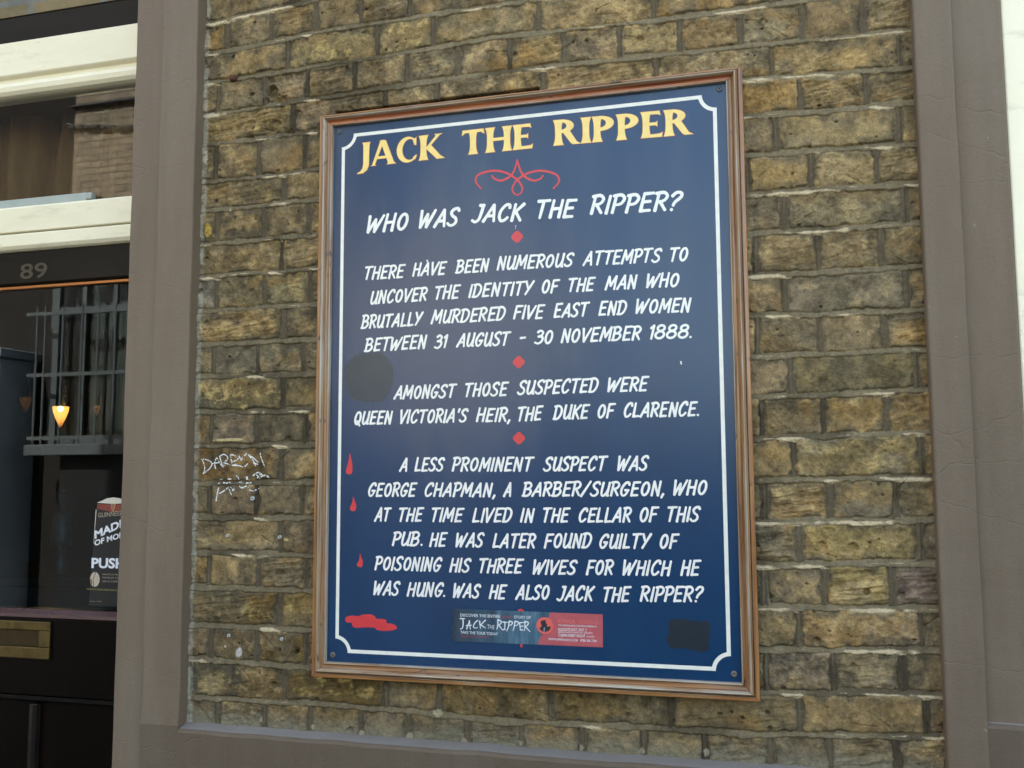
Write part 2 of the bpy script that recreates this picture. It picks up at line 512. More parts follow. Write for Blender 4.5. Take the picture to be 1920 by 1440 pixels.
    kb(1590, 545, (0.205, 0.175, 0.12)); kb(1600, 700, (0.19, 0.155, 0.075)); kb(610, 170, (0.235, 0.155, 0.06)); kb(580, 95, (0.37, 0.31, 0.18)); kb(640, 80, (0.26, 0.205, 0.10), gold=.6); kb(760, 65, (0.225, 0.18, 0.09), gold=.6)
    kb(700, 1290, (0.165, 0.118, 0.04), gold=.5); kb(600, 1280, (0.16, 0.115, 0.04), gold=1.0); kb(450, 1290, (0.13, 0.115, 0.075), gold=.4); kb(900, 1320, (0.17, 0.125, 0.05)); kb(1150, 1330, (0.175, 0.135, 0.06)); kb(1400, 1340, (0.215, 0.165, 0.085))
    kb(900, 55, (0.27, 0.20, 0.09)); kb(1220, 70, (0.285, 0.225, 0.115)); kb(1340, 60, (0.25, 0.175, 0.085)); kb(1420, 55, (0.285, 0.24, 0.145))
    kpos = {(pl(*p)): v for p, v in known.items()}
    for k in range(-4, 22):
        top, bot = bedz[k], bedz[k + 1] if k + 1 in bedz else bedz[k] - 0.075
        rows = np.where((gz >= bot.min() - .006) & (gz <= top.max() + .006))[0]
        if len(rows) == 0: continue
        r0, r1 = rows[0], rows[-1] + 1
        x, z = wx[:, r0:r1], wz[:, r0:r1]
        inside = (z <= top) & (z > bot)
        js = joints[k]
        idx = np.clip(np.searchsorted(js, x) - 1, 0, len(js) - 2)
        lft, rgt = js[idx], js[idx + 1]
        jw, bw = 0.0062, 0.0058
        cx, cz = (lft + rgt) / 2, (top + bot) / 2
        hx, hz = (rgt - lft) / 2 - jw, (top - bot) / 2 - bw
        nb = len(js)
        rg = np.random.RandomState(1000 + k)
        rad = rg.uniform(.001, .008, nb)[idx]
        ero = rg.uniform(-.0012, .0022, nb)[idx]
        lev = rg.uniform(-.0022, .0016, nb)[idx]
        tx, tz = rg.uniform(-.010, .010, nb)[idx], rg.uniform(-.03, .03, nb)[idx]
        rough = rg.uniform(.5, 1.7, nb)[idx]
        strat = (rg.uniform(0, 1, nb)[idx] > 0.66) * rg.uniform(.4, 1.6, nb)[idx]
        qx, qz = np.abs(x - cx) - hx + rad, np.abs(z - cz) - hz + rad
        sd_ = np.minimum(np.maximum(qx, qz), 0) + np.sqrt(np.maximum(qx, 0) ** 2 + np.maximum(qz, 0) ** 2) - rad
        ed, md, fn, stt = edge[:, r0:r1], mid[:, r0:r1], fine[:, r0:r1], strata[:, r0:r1]
        sd_ = sd_ + ero + 0.0048 * ed + 0.0014 * fn
        brick = sstep(0.0009, -0.0009, sd_)
        inn = np.clip(-sd_, 0, 0.014)
        hb = lev + tx * (x - cx) + tz * (z - cz) + rough * (0.0030 * md + 0.0014 * fn) + 0.0038 * strat * stt * sstep(.002, .010, inn)
        hb = hb - 0.0014 * (1 - sstep(0, 0.005, inn)) ** 1.6
        hb = hb - 0.0040 * pit[:, r0:r1] - loss[:, r0:r1]
        # pointing: struck so that it leans out towards its lower edge, ragged where smeared over the arrises
        dz_top, dz_bot = top - z, z - bot
        near_bed = np.minimum(dz_top, dz_bot)
        v_in = np.where(dz_bot < dz_top, dz_bot + 0.0, -dz_top)          # + above the bed's line, - below it
        lean = np.clip(0.5 - v_in / (2 * bw), 0, 1)
        hm = -0.0024 + 0.0036 * lean + 0.0011 * md + 0.0004 * fn
        dj = np.minimum(x - lft, rgt - x)
        perp = (dj < jw * 1.25) & (near_bed > bw * 0.9)
        sgn = np.where(x - lft < rgt - x, x - lft, -(rgt - x)) / jw
        hv = -0.0012 + 0.0020 * np.exp(-((sgn + .25) / .22) ** 2) - 0.0018 * np.exp(-((sgn - .45) / .22) ** 2) + 0.0006 * md
        hm = np.where(perp, hv, hm)
        hm = hm - 0.35 * loss[:, r0:r1]
        h = hm * (1 - brick) + hb * brick
        gro = np.exp(-((sd_ - .0004) / .0013) ** 2) * np.clip(.55 + .9 * ed + .6 * vnoise(X[:, r0:r1], Z[:, r0:r1], .04, seed=57), 0, 1.3)
        h = h - .0032 * gro
        # colours
        pick = rg.choice(len(palette), nb, p=pw / pw.sum())
        c1 = palette[pick]; c2 = palette[rg.choice(len(palette), nb, p=pw / pw.sum())]
        gold = rg.uniform(0, .45, nb) ** 1.5
        for i in range(nb - 1):
            for (ax, az), (c, kw) in kpos.items():
                zi = np.interp(ax, gx, (cz[:, 0]))
                if js[i] <= ax < js[i + 1] and abs(az - zi) < 0.036:
                    c1[i] = c; c2[i] = np.array(c) * np.array([.86, .86, .9])
                    gold[i] = kw.get('gold', gold[i] * .4)
        mean_c = np.array([.232, .166, .080])
        kn = np.zeros((nb, 1))
        for i in range(nb - 1):
            for (ax, az) in kpos:
                if js[i] <= ax < js[i + 1] and abs(az - np.interp(ax, gx, cz[:, 0])) < 0.036: kn[i] = 1
        c1 = np.where(kn > 0, c1 * [1.16, 1.10, 1.0] * .8 + mean_c * .2, c1 * .5 + mean_c * .5)
        c2 = np.where(kn > 0, c2 * [1.16, 1.10, 1.0] * .8 + mean_c * .2, c2 * .5 + mean_c * .5)
        c1 = c1 * rg.uniform(.74, 1.20, (nb, 1))
        t = sstep(-.35, .35, soot[:, r0:r1] + .3 * md)[..., None]
        cb = c1[idx] * (1 - t) + c2[idx] * t
        st_ = (sstep(0.02, 0.55, -soot[:, r0:r1] * .8 + .55 * big[:, r0:r1] - .45 * md + 0.17) * rg.uniform(.4, 1.0, nb)[idx])[..., None]
        cb = cb * (1 - .74 * st_) + np.array([.078, .068, .046]) * .74 * st_
        gm = (sstep(.12, .42, expo[:, r0:r1] + .25 * md) * np.clip(gold[idx] * 1.2, 0, 1))[..., None]
        cb = cb * (1 - gm) + np.array([.46, .335, .115]) * gm
        lum = cb.mean(-1, keepdims=True) * np.array([1.12, 1.0, .80])
        cb = (cb * .95 + lum * .05) * 1.10
        smear = (sstep(.018, .001, inn + .004 * md) * sstep(-.22, .26, ed + .5 * md) * 0.85)[..., None]
        buff = (sstep(.10, .50, expo[:, r0:r1] * .7 + .6 * md - .35 * soot[:, r0:r1] * 0 + .1) * rg.uniform(.0, .62, nb)[idx])[..., None]
        och = (sstep(.08, .42, vnoise(X[:, r0:r1] * 1.0, Z[:, r0:r1], .062, .040, seed=61) + .45 * md + .2 * ed) * rg.uniform(0, .60, nb)[idx])[..., None]
        cb = cb * (1 - och) + np.array([.300, .182, .062]) * och
        gry = (sstep(.05, .45, -vnoise(X[:, r0:r1] * 1.0, Z[:, r0:r1], .070, .045, seed=62) + .45 * md) * rg.uniform(0, .70, nb)[idx])[..., None]
        cb = cb * (1 - gry) + np.array([.165, .142, .098]) * gry
        cb = cb * (1 - buff) + np.array([.40, .30, .155]) * buff
        cb = cb * (1 - smear) + np.array([.122, .101, .064]) * smear
        dk = np.clip(pit[:, r0:r1] * .75 + loss[:, r0:r1] * 26 * sstep(-.1, .4, fn + md), 0, .8)[..., None]
        cb = cb * (1 - dk) + np.array([.06, .045, .03]) * dk
        lg = (np.clip(loss[:, r0:r1] * 120, 0, 1) * sstep(.0, .35, expo[:, r0:r1]) * .7)[..., None]
        cb = cb * (1 - lg) + np.array([.36, .25, .10]) * lg
        cb = cb * np.where(X[:, r0:r1] < -.3, .84, 1.0)[..., None] * (1 - .16 * sstep(-.35, -.6, Z[:, r0:r1]))[..., None]  # weaker light at left, shade and soot low down, put into the colour
        cb = cb * np.clip(1.0 + .36 * fn[..., None] + .50 * md[..., None] + .26 * (strat * stt)[..., None], .25, 2.0)
        wm_ = sstep(.05, .5, md - .3 * soot[:, r0:r1])[..., None] * .35
        cb = cb * (1 - wm_) + cb * np.array([1.22, 1.14, .92]) * wm_
        cm = np.where(perp[..., None], np.array([.132, .106, .068]), np.array([.194, .158, .096])) * (1 + .26 * md[..., None] + .16 * fn[..., None])
        cm = cm * np.where(X[:, r0:r1] < -.3, .86, 1.0)[..., None]  # weaker light at the left put into the mortar too
        dkj = sstep(.1, .6, vnoise(X[:, r0:r1], Z[:, r0:r1], .12, seed=51) - .25 * ed)[..., None]
        cm = cm * (1 - .42 * dkj * 1.0)
        # cream lime residue left along the lower half of some beds
        right = sstep(.35, .5, X[:, r0:r1]) * .26 + sstep(.50, .60, Z[:, r0:r1]) * .16
        lm = vnoise(X[:, r0:r1] + 3 * Z[:, r0:r1], Z[:, r0:r1] * 0 + k * .9, .055, seed=52) + .35 * ed + right
        lime = (sstep(.50, .74, lm) * sstep(.42, .62, lean + .25 * ed) * (near_bed < bw * 1.45))[..., None]
        lime = lime * np.where(dz_top < dz_bot, 1, 1)[..., None]
        cm = cm * (1 - lime) + np.array([.53, .43, .275]) * (1 + .12 * fn[..., None]) * lime
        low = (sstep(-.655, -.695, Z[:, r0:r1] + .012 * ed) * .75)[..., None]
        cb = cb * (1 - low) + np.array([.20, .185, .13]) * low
        b3 = brick[..., None]
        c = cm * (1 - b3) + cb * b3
        # a thin dark drip line under the overhanging pointing
        i3 = inside
        H[:, r0:r1] = np.where(i3, h, H[:, r0:r1])
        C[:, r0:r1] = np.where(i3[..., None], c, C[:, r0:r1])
    for _ in range(150):
        px, pz = rs.uniform(x0, x1), rs.uniform(z0, z1)
        if abs(px) < .40 and abs(pz) < .55: continue
        a_ = rs.uniform(-.9, .9); L_ = rs.uniform(.012, .045)
        a0, a1 = np.searchsorted(gx, [px - L_, px + L_]); b0, b1 = np.searchsorted(gz, [pz - .03, pz + .03])
        sx, sz = X[a0:a1, b0:b1] - px, Z[a0:a1, b0:b1] - pz
        u_, v_ = sx * math.cos(a_) + sz * math.sin(a_), -sx * math.sin(a_) + sz * math.cos(a_)
        w_ = np.exp(-((v_ + .005 * mid[a0:a1, b0:b1]) / .0011) ** 2) * (np.abs(u_) < L_ * .5)
        H[a0:a1, b0:b1] -= .0030 * w_
    # the open slot above the top rail of the sign
    sx0, sx1 = pl(625, 212)[0], pl(1012, 160)[0]
    slot = sstep(sx0, sx0 + .01, X) * sstep(sx1, sx1 - .003, X) * sstep(.5665, .5672, Z) * sstep(.5995, .5980, Z - .0012 * fine)
    H -= .022 * slot
    C[:] = C * (1 - .75 * slot[..., None])  # the gap's shade is put into the colour too
    # blobs
    def blob(px, py, rx, rz, col, amp=.0015):
        cx, cz = pl(px, py)
        d = np.sqrt(((X - cx) / rx) ** 2 + ((Z - cz) / rz) ** 2) + .6 * fine + .35 * mid
        b = (1 - sstep(.7, 1.0, d))
        C[:] = C * (1 - b[..., None]) + np.array(col) * b[..., None]
        H[:] = H + amp * b
    blob(448, 1224, .008, .014, (.48, .46, .42))
    blob(424, 1212, .004, .004, (.60, .48, .36), .003)
    blob(430, 825, .040, .0035, (.50, .40, .20), .001)
    blob(390, 430, .008, .016, (.42, .29, .07), .001)
    blob(537, 1012, .006, .003, (.48, .38, .16), .001)
    blob(384, 295, .007, .014, (.42, .38, .27), .001)
    blob(395, 215, .012, .006, (.44, .40, .30), .001)
    for (a, b_) in [(677, 1376), (766, 1381), (871, 1390), (976, 1395), (1090, 1402), (1203, 1410), (1325, 1412), (585, 1363), (490, 1351)]:
        blob(a, b_, rs.uniform(.004, .009), .007, (.30, .26, .18), .002)
    blob(821, 1337, .012, .009, (.36, .32, .20), .003)
    H += np.where(True, 0.0, 0.0)
    # paint line and fillet where the piers meet the bricks
    for sgn_, xe in ((-1, -0.740), (1, 0.740)):
        dd = np.abs(X - xe)
        if sgn_ < 0:
            e = sstep(.013, .006, dd + .005 * edge) * sstep(-.3, .3, mid + .3)
            C[:] = C * (1 - .7 * e[..., None]) + np.array([.36, .33, .26]) * .7 * e[..., None]
            H += .002 * e
    nvx = np.stack([X, -H, Z + ZC], -1).reshape(-1, 3).astype(np.float32)
    ii = np.arange(nx * nz).reshape(nx, nz)
    quads = np.stack([ii[:-1, :-1], ii[1:, :-1], ii[1:, 1:], ii[:-1, 1:]], -1)
    keep = ~((np.abs(X[:-1, :-1]) < 0.405) & (np.abs(Z[:-1, :-1]) < 0.555))     # solid behind the sign: not meshed finely
    quads = quads[keep].reshape(-1, 4)
    used, inv = np.unique(quads, return_inverse=True)
    quads = inv.reshape(-1, 4)
    nvx = nvx[used]
    cols = np.clip(C.reshape(-1, 3)[used], 0.01, .9)
    me = bpy.data.meshes.new('brickwork')
    me.vertices.add(len(nvx)); me.vertices.foreach_set('co', nvx.ravel())
    me.loops.add(quads.size); me.loops.foreach_set('vertex_index', quads.ravel().astype(np.int32))
    me.polygons.add(len(quads)); me.polygons.foreach_set('loop_start', (np.arange(len(quads)) * 4).astype(np.int32))
    me.update(calc_edges=True)
    at = me.attributes.new('brick_colour', 'FLOAT_COLOR', 'POINT')
    at.data.foreach_set('color', np.concatenate([cols, np.ones((len(cols), 1))], 1).astype(np.float32).ravel())
    me.polygons.foreach_set('use_smooth', np.ones(len(quads), bool))
    me.validate()
    return me, (gx, gz, H)

bm_mat = mat('stock_brick_and_mortar', (0.2, 0.15, 0.08), 0.92, 0, 0.10)
nt, n, b = nodes(bm_mat)
att = n.new('ShaderNodeAttribute'); att.attribute_name = 'brick_colour'
g1 = noise(nt, 420, 4, 0.7)
g2 = noise(nt, 120, 4, 0.65)
c = mixc(nt, 1.0, att.outputs['Color'], ramp(nt, g1, [(0.25, (0.66, 0.64, 0.60)), (0.55, (1.08, 1.07, 1.05)), (0.78, (1.45, 1.42, 1.32))]), 'MULTIPLY')
c = mixc(nt, 1.0, c, ramp(nt, g2, [(0.3, (0.80, 0.80, 0.82)), (0.55, (1, 1, 1)), (0.75, (1.22, 1.17, 1.05))]), 'MULTIPLY')
nt.links.new(c, b.inputs['Base Color'])
p = bump(nt, b, g1, 0.8, 0.0016)
bump(nt, b, g2, 0.6, 0.003, p)

brick_wall = thing('brick_wall', 'yellow stock brick wall panel in English bond, between two brown painted piers', 'wall')
me, (GX, GZ, GH) = brick_wall_mesh(-0.752, 0.752, -0.712, 1.02, 0.00135)
me.materials.append(bm_mat)
bw = bpy.data.objects.new('brickwork', me)
link(bw, brick_wall)
def wall_h(x, z):
    i = min(max(int(round((x - GX[0]) / (GX[1] - GX[0]))), 0), len(GX) - 1)
    j = min(max(int(round((z - GZ[0]) / (GZ[1] - GZ[0]))), 0), len(GZ) - 1)
    return float(GH[i, j])

# the core of the wall behind the facing
MB().box(-0.76, 0.76, 0.030, 0.22, -1.55, 1.30).build('wall_core', mottled('core_brick', (.15, .12, .07), (.2, .16, .09), 20, .9), brick_wall)

# rusted bolt, wall plugs, scribbled paint pen
x, z = pl(438.4, 147)
mb = MB().lathe([(0.0, .010), (.0045, .010), (.0075, .007), (.0080, .002), (.0085, -.02)], (x, -0.001, z), 14, 'y')
mb.build('rusted_bolt', M['rust'], brick_wall, smooth=True)
for px, py, r in [(474, 934.7, .0045), (426.7, 1004.4, .0033), (525.2, 1007, .0036), (429.8, 1191.4, .0036), (529, 1197.7, .0036)]:
    x, z = pl(px, py)
    h = wall_h(x, z) + .0015
    o = MB().lathe([(r * .42, -.012), (r * .42, .0012), (r * .62, .0020), (r * .92, .0016), (r, .0004), (r, -.012)], (x, -h, z), 18, 'y').build('wall_plug', M['plug'], brick_wall, smooth=True)
    MB().lathe([(0, .0006), (r * .45, .0006)], (x, -h + .001, z), 18, 'y').build('plug_bore', M['hole'], o)

def catmull(pts, per=7, closed=False):
    pts = [Vector(p) for p in pts]
    n = len(pts)
    out = []
    segs = n if closed else n - 1
    for i in range(segs):
        if closed:
            p0, p1, p2, p3 = pts[(i - 1) % n], pts[i], pts[(i + 1) % n], pts[(i + 2) % n]
        else:
            p0, p1, p2, p3 = pts[max(i - 1, 0)], pts[i], pts[i + 1], pts[min(i + 2, n - 1)]
        for k in range(per):
            t = k / per
            out.append(0.5 * ((2 * p1) + (p2 - p0) * t + (2 * p0 - 5 * p1 + 4 * p2 - p3) * t * t + (3 * p1 - p0 - 3 * p2 + p3) * t ** 3))
    if not closed: out.append(pts[-1])
    return out

def scribble():
    S = [[(235, 388), (262, 440), (278, 500), (255, 565)], [(240, 388), (300, 398), (345, 420), (362, 452), (335, 500), (290, 540), (250, 570)],
         [(410, 512), (396, 450), (418, 375), (450, 425), (500, 490)], [(368, 442), (450, 430)],
         [(455, 350), (475, 420), (492, 480)], [(450, 362), (500, 332), (545, 355), (548, 395), (505, 430)], [(505, 430), (578, 456)], [(470, 472), (540, 462)],
         [(588, 330), (594, 390), (606, 440)], [(598, 335), (650, 352), (682, 385), (640, 412), (602, 418)], [(604, 462), (672, 455)],
         [(790, 322), (742, 365), (722, 402)], [(722, 404), (690, 350)], [(610, 466), (690, 468), (750, 482), (800, 440)],
         [(888, 472), (858, 400), (806, 335)], [(815, 340), (870, 380), (925, 432)], [(942, 312), (952, 360), (975, 420), (998, 482)], [(862, 430), (920, 455)],
         [(858, 592), (895, 560), (930, 550), (975, 585)], [(900, 575), (945, 630)], [(905, 618), (960, 600), (1010, 582), (1055, 610)], [(935, 565), (955, 600)],
         [(452, 634), (492, 630)], [(558, 630), (600, 628)], [(660, 588), (684, 610), (692, 636)], [(778, 602), (802, 632)], [(792, 598), (788, 636)],
         [(438, 680), (462, 678)], [(500, 672), (560, 678)], [(568, 664), (600, 680)], [(680, 672), (722, 664)], [(775, 678), (842, 672)],
         [(456, 726), (440, 800), (422, 888)], [(415, 890), (435, 882)], [(455, 806), (520, 768), (572, 722)], [(572, 730), (588, 780), (610, 822)], [(590, 718), (625, 765), (642, 745)],
         [(698, 714), (735, 734), (790, 708)], [(806, 730), (838, 765), (868, 770)], [(880, 768), (902, 755)], [(920, 748), (934, 738)]]
    mb = MB()
    rr = random.Random(3)
    for s in S:
        px = [(340 + a / 6.4, 800 + c / 6.4) for a, c in s]
        pts = [Vector((*pl(*q), 0)) for q in px]
        cv = catmull(pts, 14) if len(pts) > 2 else [pts[0].lerp(pts[1], t / 16) for t in range(17)]
        run, off = [], rr.random() * .0003
        def flush(run):
            if len(run) < 2: return
            vs = []
            for i, q in enumerate(run):
                a, c2 = run[max(i - 1, 0)], run[min(i + 1, len(run) - 1)]
                t = (c2 - a)
                if t.length < 1e-7: t = Vector((1, 0, 0))
                t.normalize()
                nrm = Vector((-t.y, t.x, 0))
                w = .00125 * rr.uniform(.6, 1.25)
                for sg in (-1, 1):
                    q2 = q + nrm * w * sg
                    vs.append((q2.x, -wall_h(q2.x, q2.y) - .0007 - off, q2.y))
            mb.add(vs, [(2 * i, 2 * i + 1, 2 * i + 3, 2 * i + 2) for i in range(len(run) - 1)])
        for q in cv:
            if rr.random() < .10:
                flush(run); run = []
            else:
                run.append(q)
        flush(run)
    return mb
scribble().build('scribbled_name', M['chalk'], brick_wall)

# ------------------------------------------------------------------ painted render surround: piers, recessed margins, plinth
surround = thing('render_surround', 'brown painted render piers and plinth framing the brick panel', 'pier')
XL0, XL1, XL2 = -0.909, -0.831, -0.740
XR2, XR1, XR0 = 0.740, 0.804, 0.886
YF, YM = -0.033, -0.022
ZT, ZB, ZLED = 1.60, -1.80, -0.700
def arris(x, y, sx, r=.005, n=5):
    """rounded corner at (x, y): body lies towards sx in x and towards +y"""
    out = []
    for i in range(n + 1):
        a = math.pi / 2 * i / n
        out.append((x + sx * (r - r * math.sin(a)), y + r - r * math.cos(a)))
    return out
def wob_prism(prof, z0, z1, name, seg=60, amp=.0011, seed=1):
    """a swept pier whose trowelled faces are not quite true"""
    mb = MB()
    n = len(prof)
    vs = []
    for k in range(seg + 1):
        z = z0 + (z1 - z0) * k / seg
        for i, (x, y) in enumerate(prof):
            w = float(vnoise(np.array([z + 9 * seed]), np.array([x * 2.0]), .10, .3, seed=70 + seed)[0]) * amp
            w2 = float(vnoise(np.array([z + 5 * seed]), np.array([x * 2.0]), .035, .3, seed=90 + seed)[0]) * amp * .5
            vs.append((x + w, y + (w + w2 if y < .02 else 0), z))
    fs = [(k * n + i, k * n + (i + 1) % n, (k + 1) * n + (i + 1) % n, (k + 1) * n + i) for k in range(seg) for i in range(n)]
    fs += [tuple(range(n))[::-1], tuple(seg * n + i for i in range(n))]
    mb.add(vs, fs)
    return mb
a = arris(XL2, YF, -1)[::-1]
prof = [(XL1, .05), (XL1, YF + .004), (XL1 + .002, YF + .001), (XL1 + .006, YF)] + [(XL1 + .03, YF), (XL1 + .06, YF)] + a[::-1][0:0] + sorted(arris(XL2, YF, -1), key=lambda q: q[1]) + [(XL2, .05)]
o = wob_prism(prof, ZLED, ZT, 'pier', seed=1).build('pier', M['render'], surround)
prof = [(XR2, .05)] + sorted(arris(XR2, YF, 1), key=lambda q: -q[1]) + [(XR2 + .02, YF), (XR1 - .02, YF)] + sorted(arris(XR1, YF, -1, .004), key=lambda q: q[1]) + [(XR1, .05)]
ZR2 = -0.598
o = wob_prism(prof, ZLED, ZT, 'pier', seed=2).build('pier', M['render'], surround)
prof = [(XL0, .16), (XL0, YM + .004), (XL0 + .004, YM), (XL1 - .02, YM), (XL1, YM), (XL1, .05), (XL1, .16)]
wob_prism(prof, ZB, ZT, 'margin', seed=3).build('margin', M['render'], surround)
prof = [(XR1, .05), (XR1, YM), (XR1 + .03, YM), (XR0 - .004, YM), (XR0, YM + .004), (XR0, .10), (XR1 + .001, .10)]
wob_prism(prof, ZR2, ZT, 'margin', seed=4).build('margin', M['render'], surround)
# plinth with a weathered top ledge (left step runs to the ground, right recess ends on its own sill)
def plinth(x0, x1, zb, zf, name='plinth', seg=70, seed=5, dy=0.0):
    YF = globals()['YF'] + dy
    prof = [(.03, ZB), (.03, zb + .004), (-.0005, zb), (YF + .006, zf + .0008), (YF + .002, zf - .0008), (YF, zf - .006), (YF, zf - .06), (YF, ZB)]
    n = len(prof)
    vs = []
    for k in range(seg + 1):
        xx = x0 + (x1 - x0) * k / seg
        for i, (y, zz) in enumerate(prof):
            w = float(vnoise(np.array([xx]), np.array([zz]), .06, .2, seed=80 + seed)[0]) * .0012
            vs.append((xx, y + (w * .5 if y < 0 else 0), zz + (w if zz > ZB + .1 else 0)))
    fs = [(k * n + i, k * n + (i + 1) % n, (k + 1) * n + (i + 1) % n, (k + 1) * n + i) for k in range(seg) for i in range(n)]
    fs += [tuple(range(n))[::-1], tuple(seg * n + i for i in range(n))]
    o = MB().add(vs, fs).build(name, M['plinth'], surround)
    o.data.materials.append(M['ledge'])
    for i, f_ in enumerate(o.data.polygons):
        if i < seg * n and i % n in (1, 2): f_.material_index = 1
    return o
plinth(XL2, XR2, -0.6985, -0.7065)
MB().box(XL1, XL2, YF, .05, ZB, ZLED).build('plinth', M['plinth'], surround)
MB().box(XR2, XR1, YF, .05, ZB, ZLED).build('plinth', M['plinth'], surround)
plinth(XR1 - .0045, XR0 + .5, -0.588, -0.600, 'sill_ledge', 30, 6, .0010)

# ------------------------------------------------------------------ the information sign
SX, SZ = 0.8756 / 2, 1.1703 / 2
INS = 0.0308
YP = -0.020
PXH, PZH = SX - INS, SZ - INS               # panel half sizes inside the moulding
sign = thing('information_sign', 'tall navy blue board with white and yellow lettering in a wooden frame', 'sign')

def board_material():
    m = mat('navy_gloss_enamel', (0.006, 0.028, 0.11), 0.27, 0, 0.48)
    nt, n, b = nodes(m)
    f = noise(nt, 4, 2, 0.5, (1.6, 1, 0.7))
    c = ramp(nt, f, [(0.3, (0.0016, 0.029, 0.086)), (0.7, (0.0026, 0.037, 0.104))])
    # a grey film in soft vertical streaks, stronger towards the top
    tc = n.new('ShaderNodeTexCoord')
    sx = n.new('ShaderNodeSeparateXYZ'); nt.links.new(tc.outputs['Object'], sx.inputs[0])
    st = noise(nt, 9, 2, 0.5, (1.0, 1, 0.16))
    mr = n.new('ShaderNodeMapRange'); mr.inputs['From Min'].default_value = ZC - .08; mr.inputs['From Max'].default_value = ZC + .58
    nt.links.new(sx.outputs['Z'], mr.inputs['Value'])
    mu = n.new('ShaderNodeMath'); mu.operation = 'MULTIPLY'
    nt.links.new(mr.outputs[0], mu.inputs[0])
    nt.links.new(ramp(nt, st, [(0.40, (0, 0, 0)), (0.75, (1, 1, 1))]), mu.inputs[1])
    mu2 = n.new('ShaderNodeMath'); mu2.operation = 'MULTIPLY'; mu2.inputs[1].default_value = .22
    nt.links.new(mu.outputs[0], mu2.inputs[0])
    c = mixc(nt, mu2.outputs[0], c, (0.15, 0.155, 0.16))
    # a hazy reflection painted into the colour with some dust, left of the middle
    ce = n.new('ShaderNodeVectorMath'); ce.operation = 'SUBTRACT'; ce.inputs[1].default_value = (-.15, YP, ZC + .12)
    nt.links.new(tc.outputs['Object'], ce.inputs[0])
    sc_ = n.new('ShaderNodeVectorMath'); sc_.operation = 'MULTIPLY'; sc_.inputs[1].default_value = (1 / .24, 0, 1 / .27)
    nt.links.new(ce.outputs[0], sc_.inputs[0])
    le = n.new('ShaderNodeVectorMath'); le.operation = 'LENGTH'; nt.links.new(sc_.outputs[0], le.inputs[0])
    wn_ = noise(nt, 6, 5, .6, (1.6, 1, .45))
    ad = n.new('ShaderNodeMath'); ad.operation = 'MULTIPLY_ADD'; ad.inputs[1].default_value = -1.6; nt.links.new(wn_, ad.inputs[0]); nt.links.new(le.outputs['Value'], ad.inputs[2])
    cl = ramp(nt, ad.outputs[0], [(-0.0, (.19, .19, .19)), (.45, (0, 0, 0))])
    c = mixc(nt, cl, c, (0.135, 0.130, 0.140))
    # fine specks
    sp = noise(nt, 330, 2, .5)
    c = mixc(nt, ramp(nt, sp, [(.70, (0, 0, 0)), (.80, (.25, .25, .25))]), c, (.12, .15, .2))
    nt.links.new(c, b.inputs['Base Color'])
    bump(nt, b, noise(nt, 260, 2, 0.5), 0.04, 0.0005)
    return m
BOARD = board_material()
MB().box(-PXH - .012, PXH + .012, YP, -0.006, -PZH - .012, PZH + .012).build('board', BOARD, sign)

def rail(side):
    """one mitred length of moulding; profile runs outward (s) and towards the viewer (h)"""
    W = INS
    # (s, h, look of the face that follows): W = bleached, worn edges; R = red-brown varnish left in the hollows
    P3 = [(0, .0005, 'W'), (.0004, .0070, 'W'), (.0014, .0094, 'W'), (.0026, .0096, 'W'), (.0034, .0080, 'R'), (.0036, .0056, 'R'), (.0060, .0044, 'R'), (.0085, .0046, 'R'), (.0110, .0064, 'R'),
          (.0130, .0096, 'W'), (.0146, .0138, 'W'), (.0160, .0160, 'W'), (.0174, .0164, 'W'), (.0186, .0150, 'R'), (.0192, .0120, 'R'), (.0206, .0096, 'R'), (.0214, .0084, 'R'), (.0215, -.0080, 'R'), (.0229, -.0080, 'R'), (.0230, .0060, 'W')]
    we = W - (.004 if side == 'top' else 0)
    P3 += [(.0242, .0072, 'S'), (we - .001, .0070, 'S'), (we, .0058, 'S'), (we, -.0150, 'S'), (.001, -.0150, 'S')]
    prof = [(p_[0], p_[1]) for p_ in P3]
    n = len(prof)
    vs = []
    NS = 40
    L = PXH if side in ('top', 'bottom') else PZH
    for k in range(NS + 1):
        t = -1 + 2 * k / NS
        for s, h in prof:
            e = s if side in ('top', 'bottom') else min(s, INS - (.004 if t > 0 else 0))
            al = t * (L + e - .0005)
            wv = .0004 * math.sin(al * 23 + s * 200)
            if side == 'top': vs.append((al, YP - h + wv, PZH + s))
            elif side == 'bottom': vs.append((al, YP - h + wv, -PZH - s))
            elif side == 'left': vs.append((-PXH - s, YP - h + wv, al))
            else: vs.append((PXH + s, YP - h + wv, al))
    fs = [(k * n + i, k * n + (i + 1) % n, (k + 1) * n + (i + 1) % n, (k + 1) * n + i) for k in range(NS) for i in range(n)]
    fs += [tuple(range(n))[::-1], tuple(NS * n + i for i in range(n))]
    hz = side in ('top', 'bottom')
    o = MB().add(vs, fs).build('frame_rail', None, sign)
    for k_ in ('WRS' if side == 'top' else 'WTS'): o.data.materials.append(WOODS[k_][0 if hz else 1])
    cnt = NS * n
    for i, pl_ in enumerate(o.data.polygons):
        pl_.material_index = 'WRS'.index(P3[i % n][2]) if i < cnt else 2
    return o
for s in ('top', 'bottom', 'left', 'right'): rail(s)

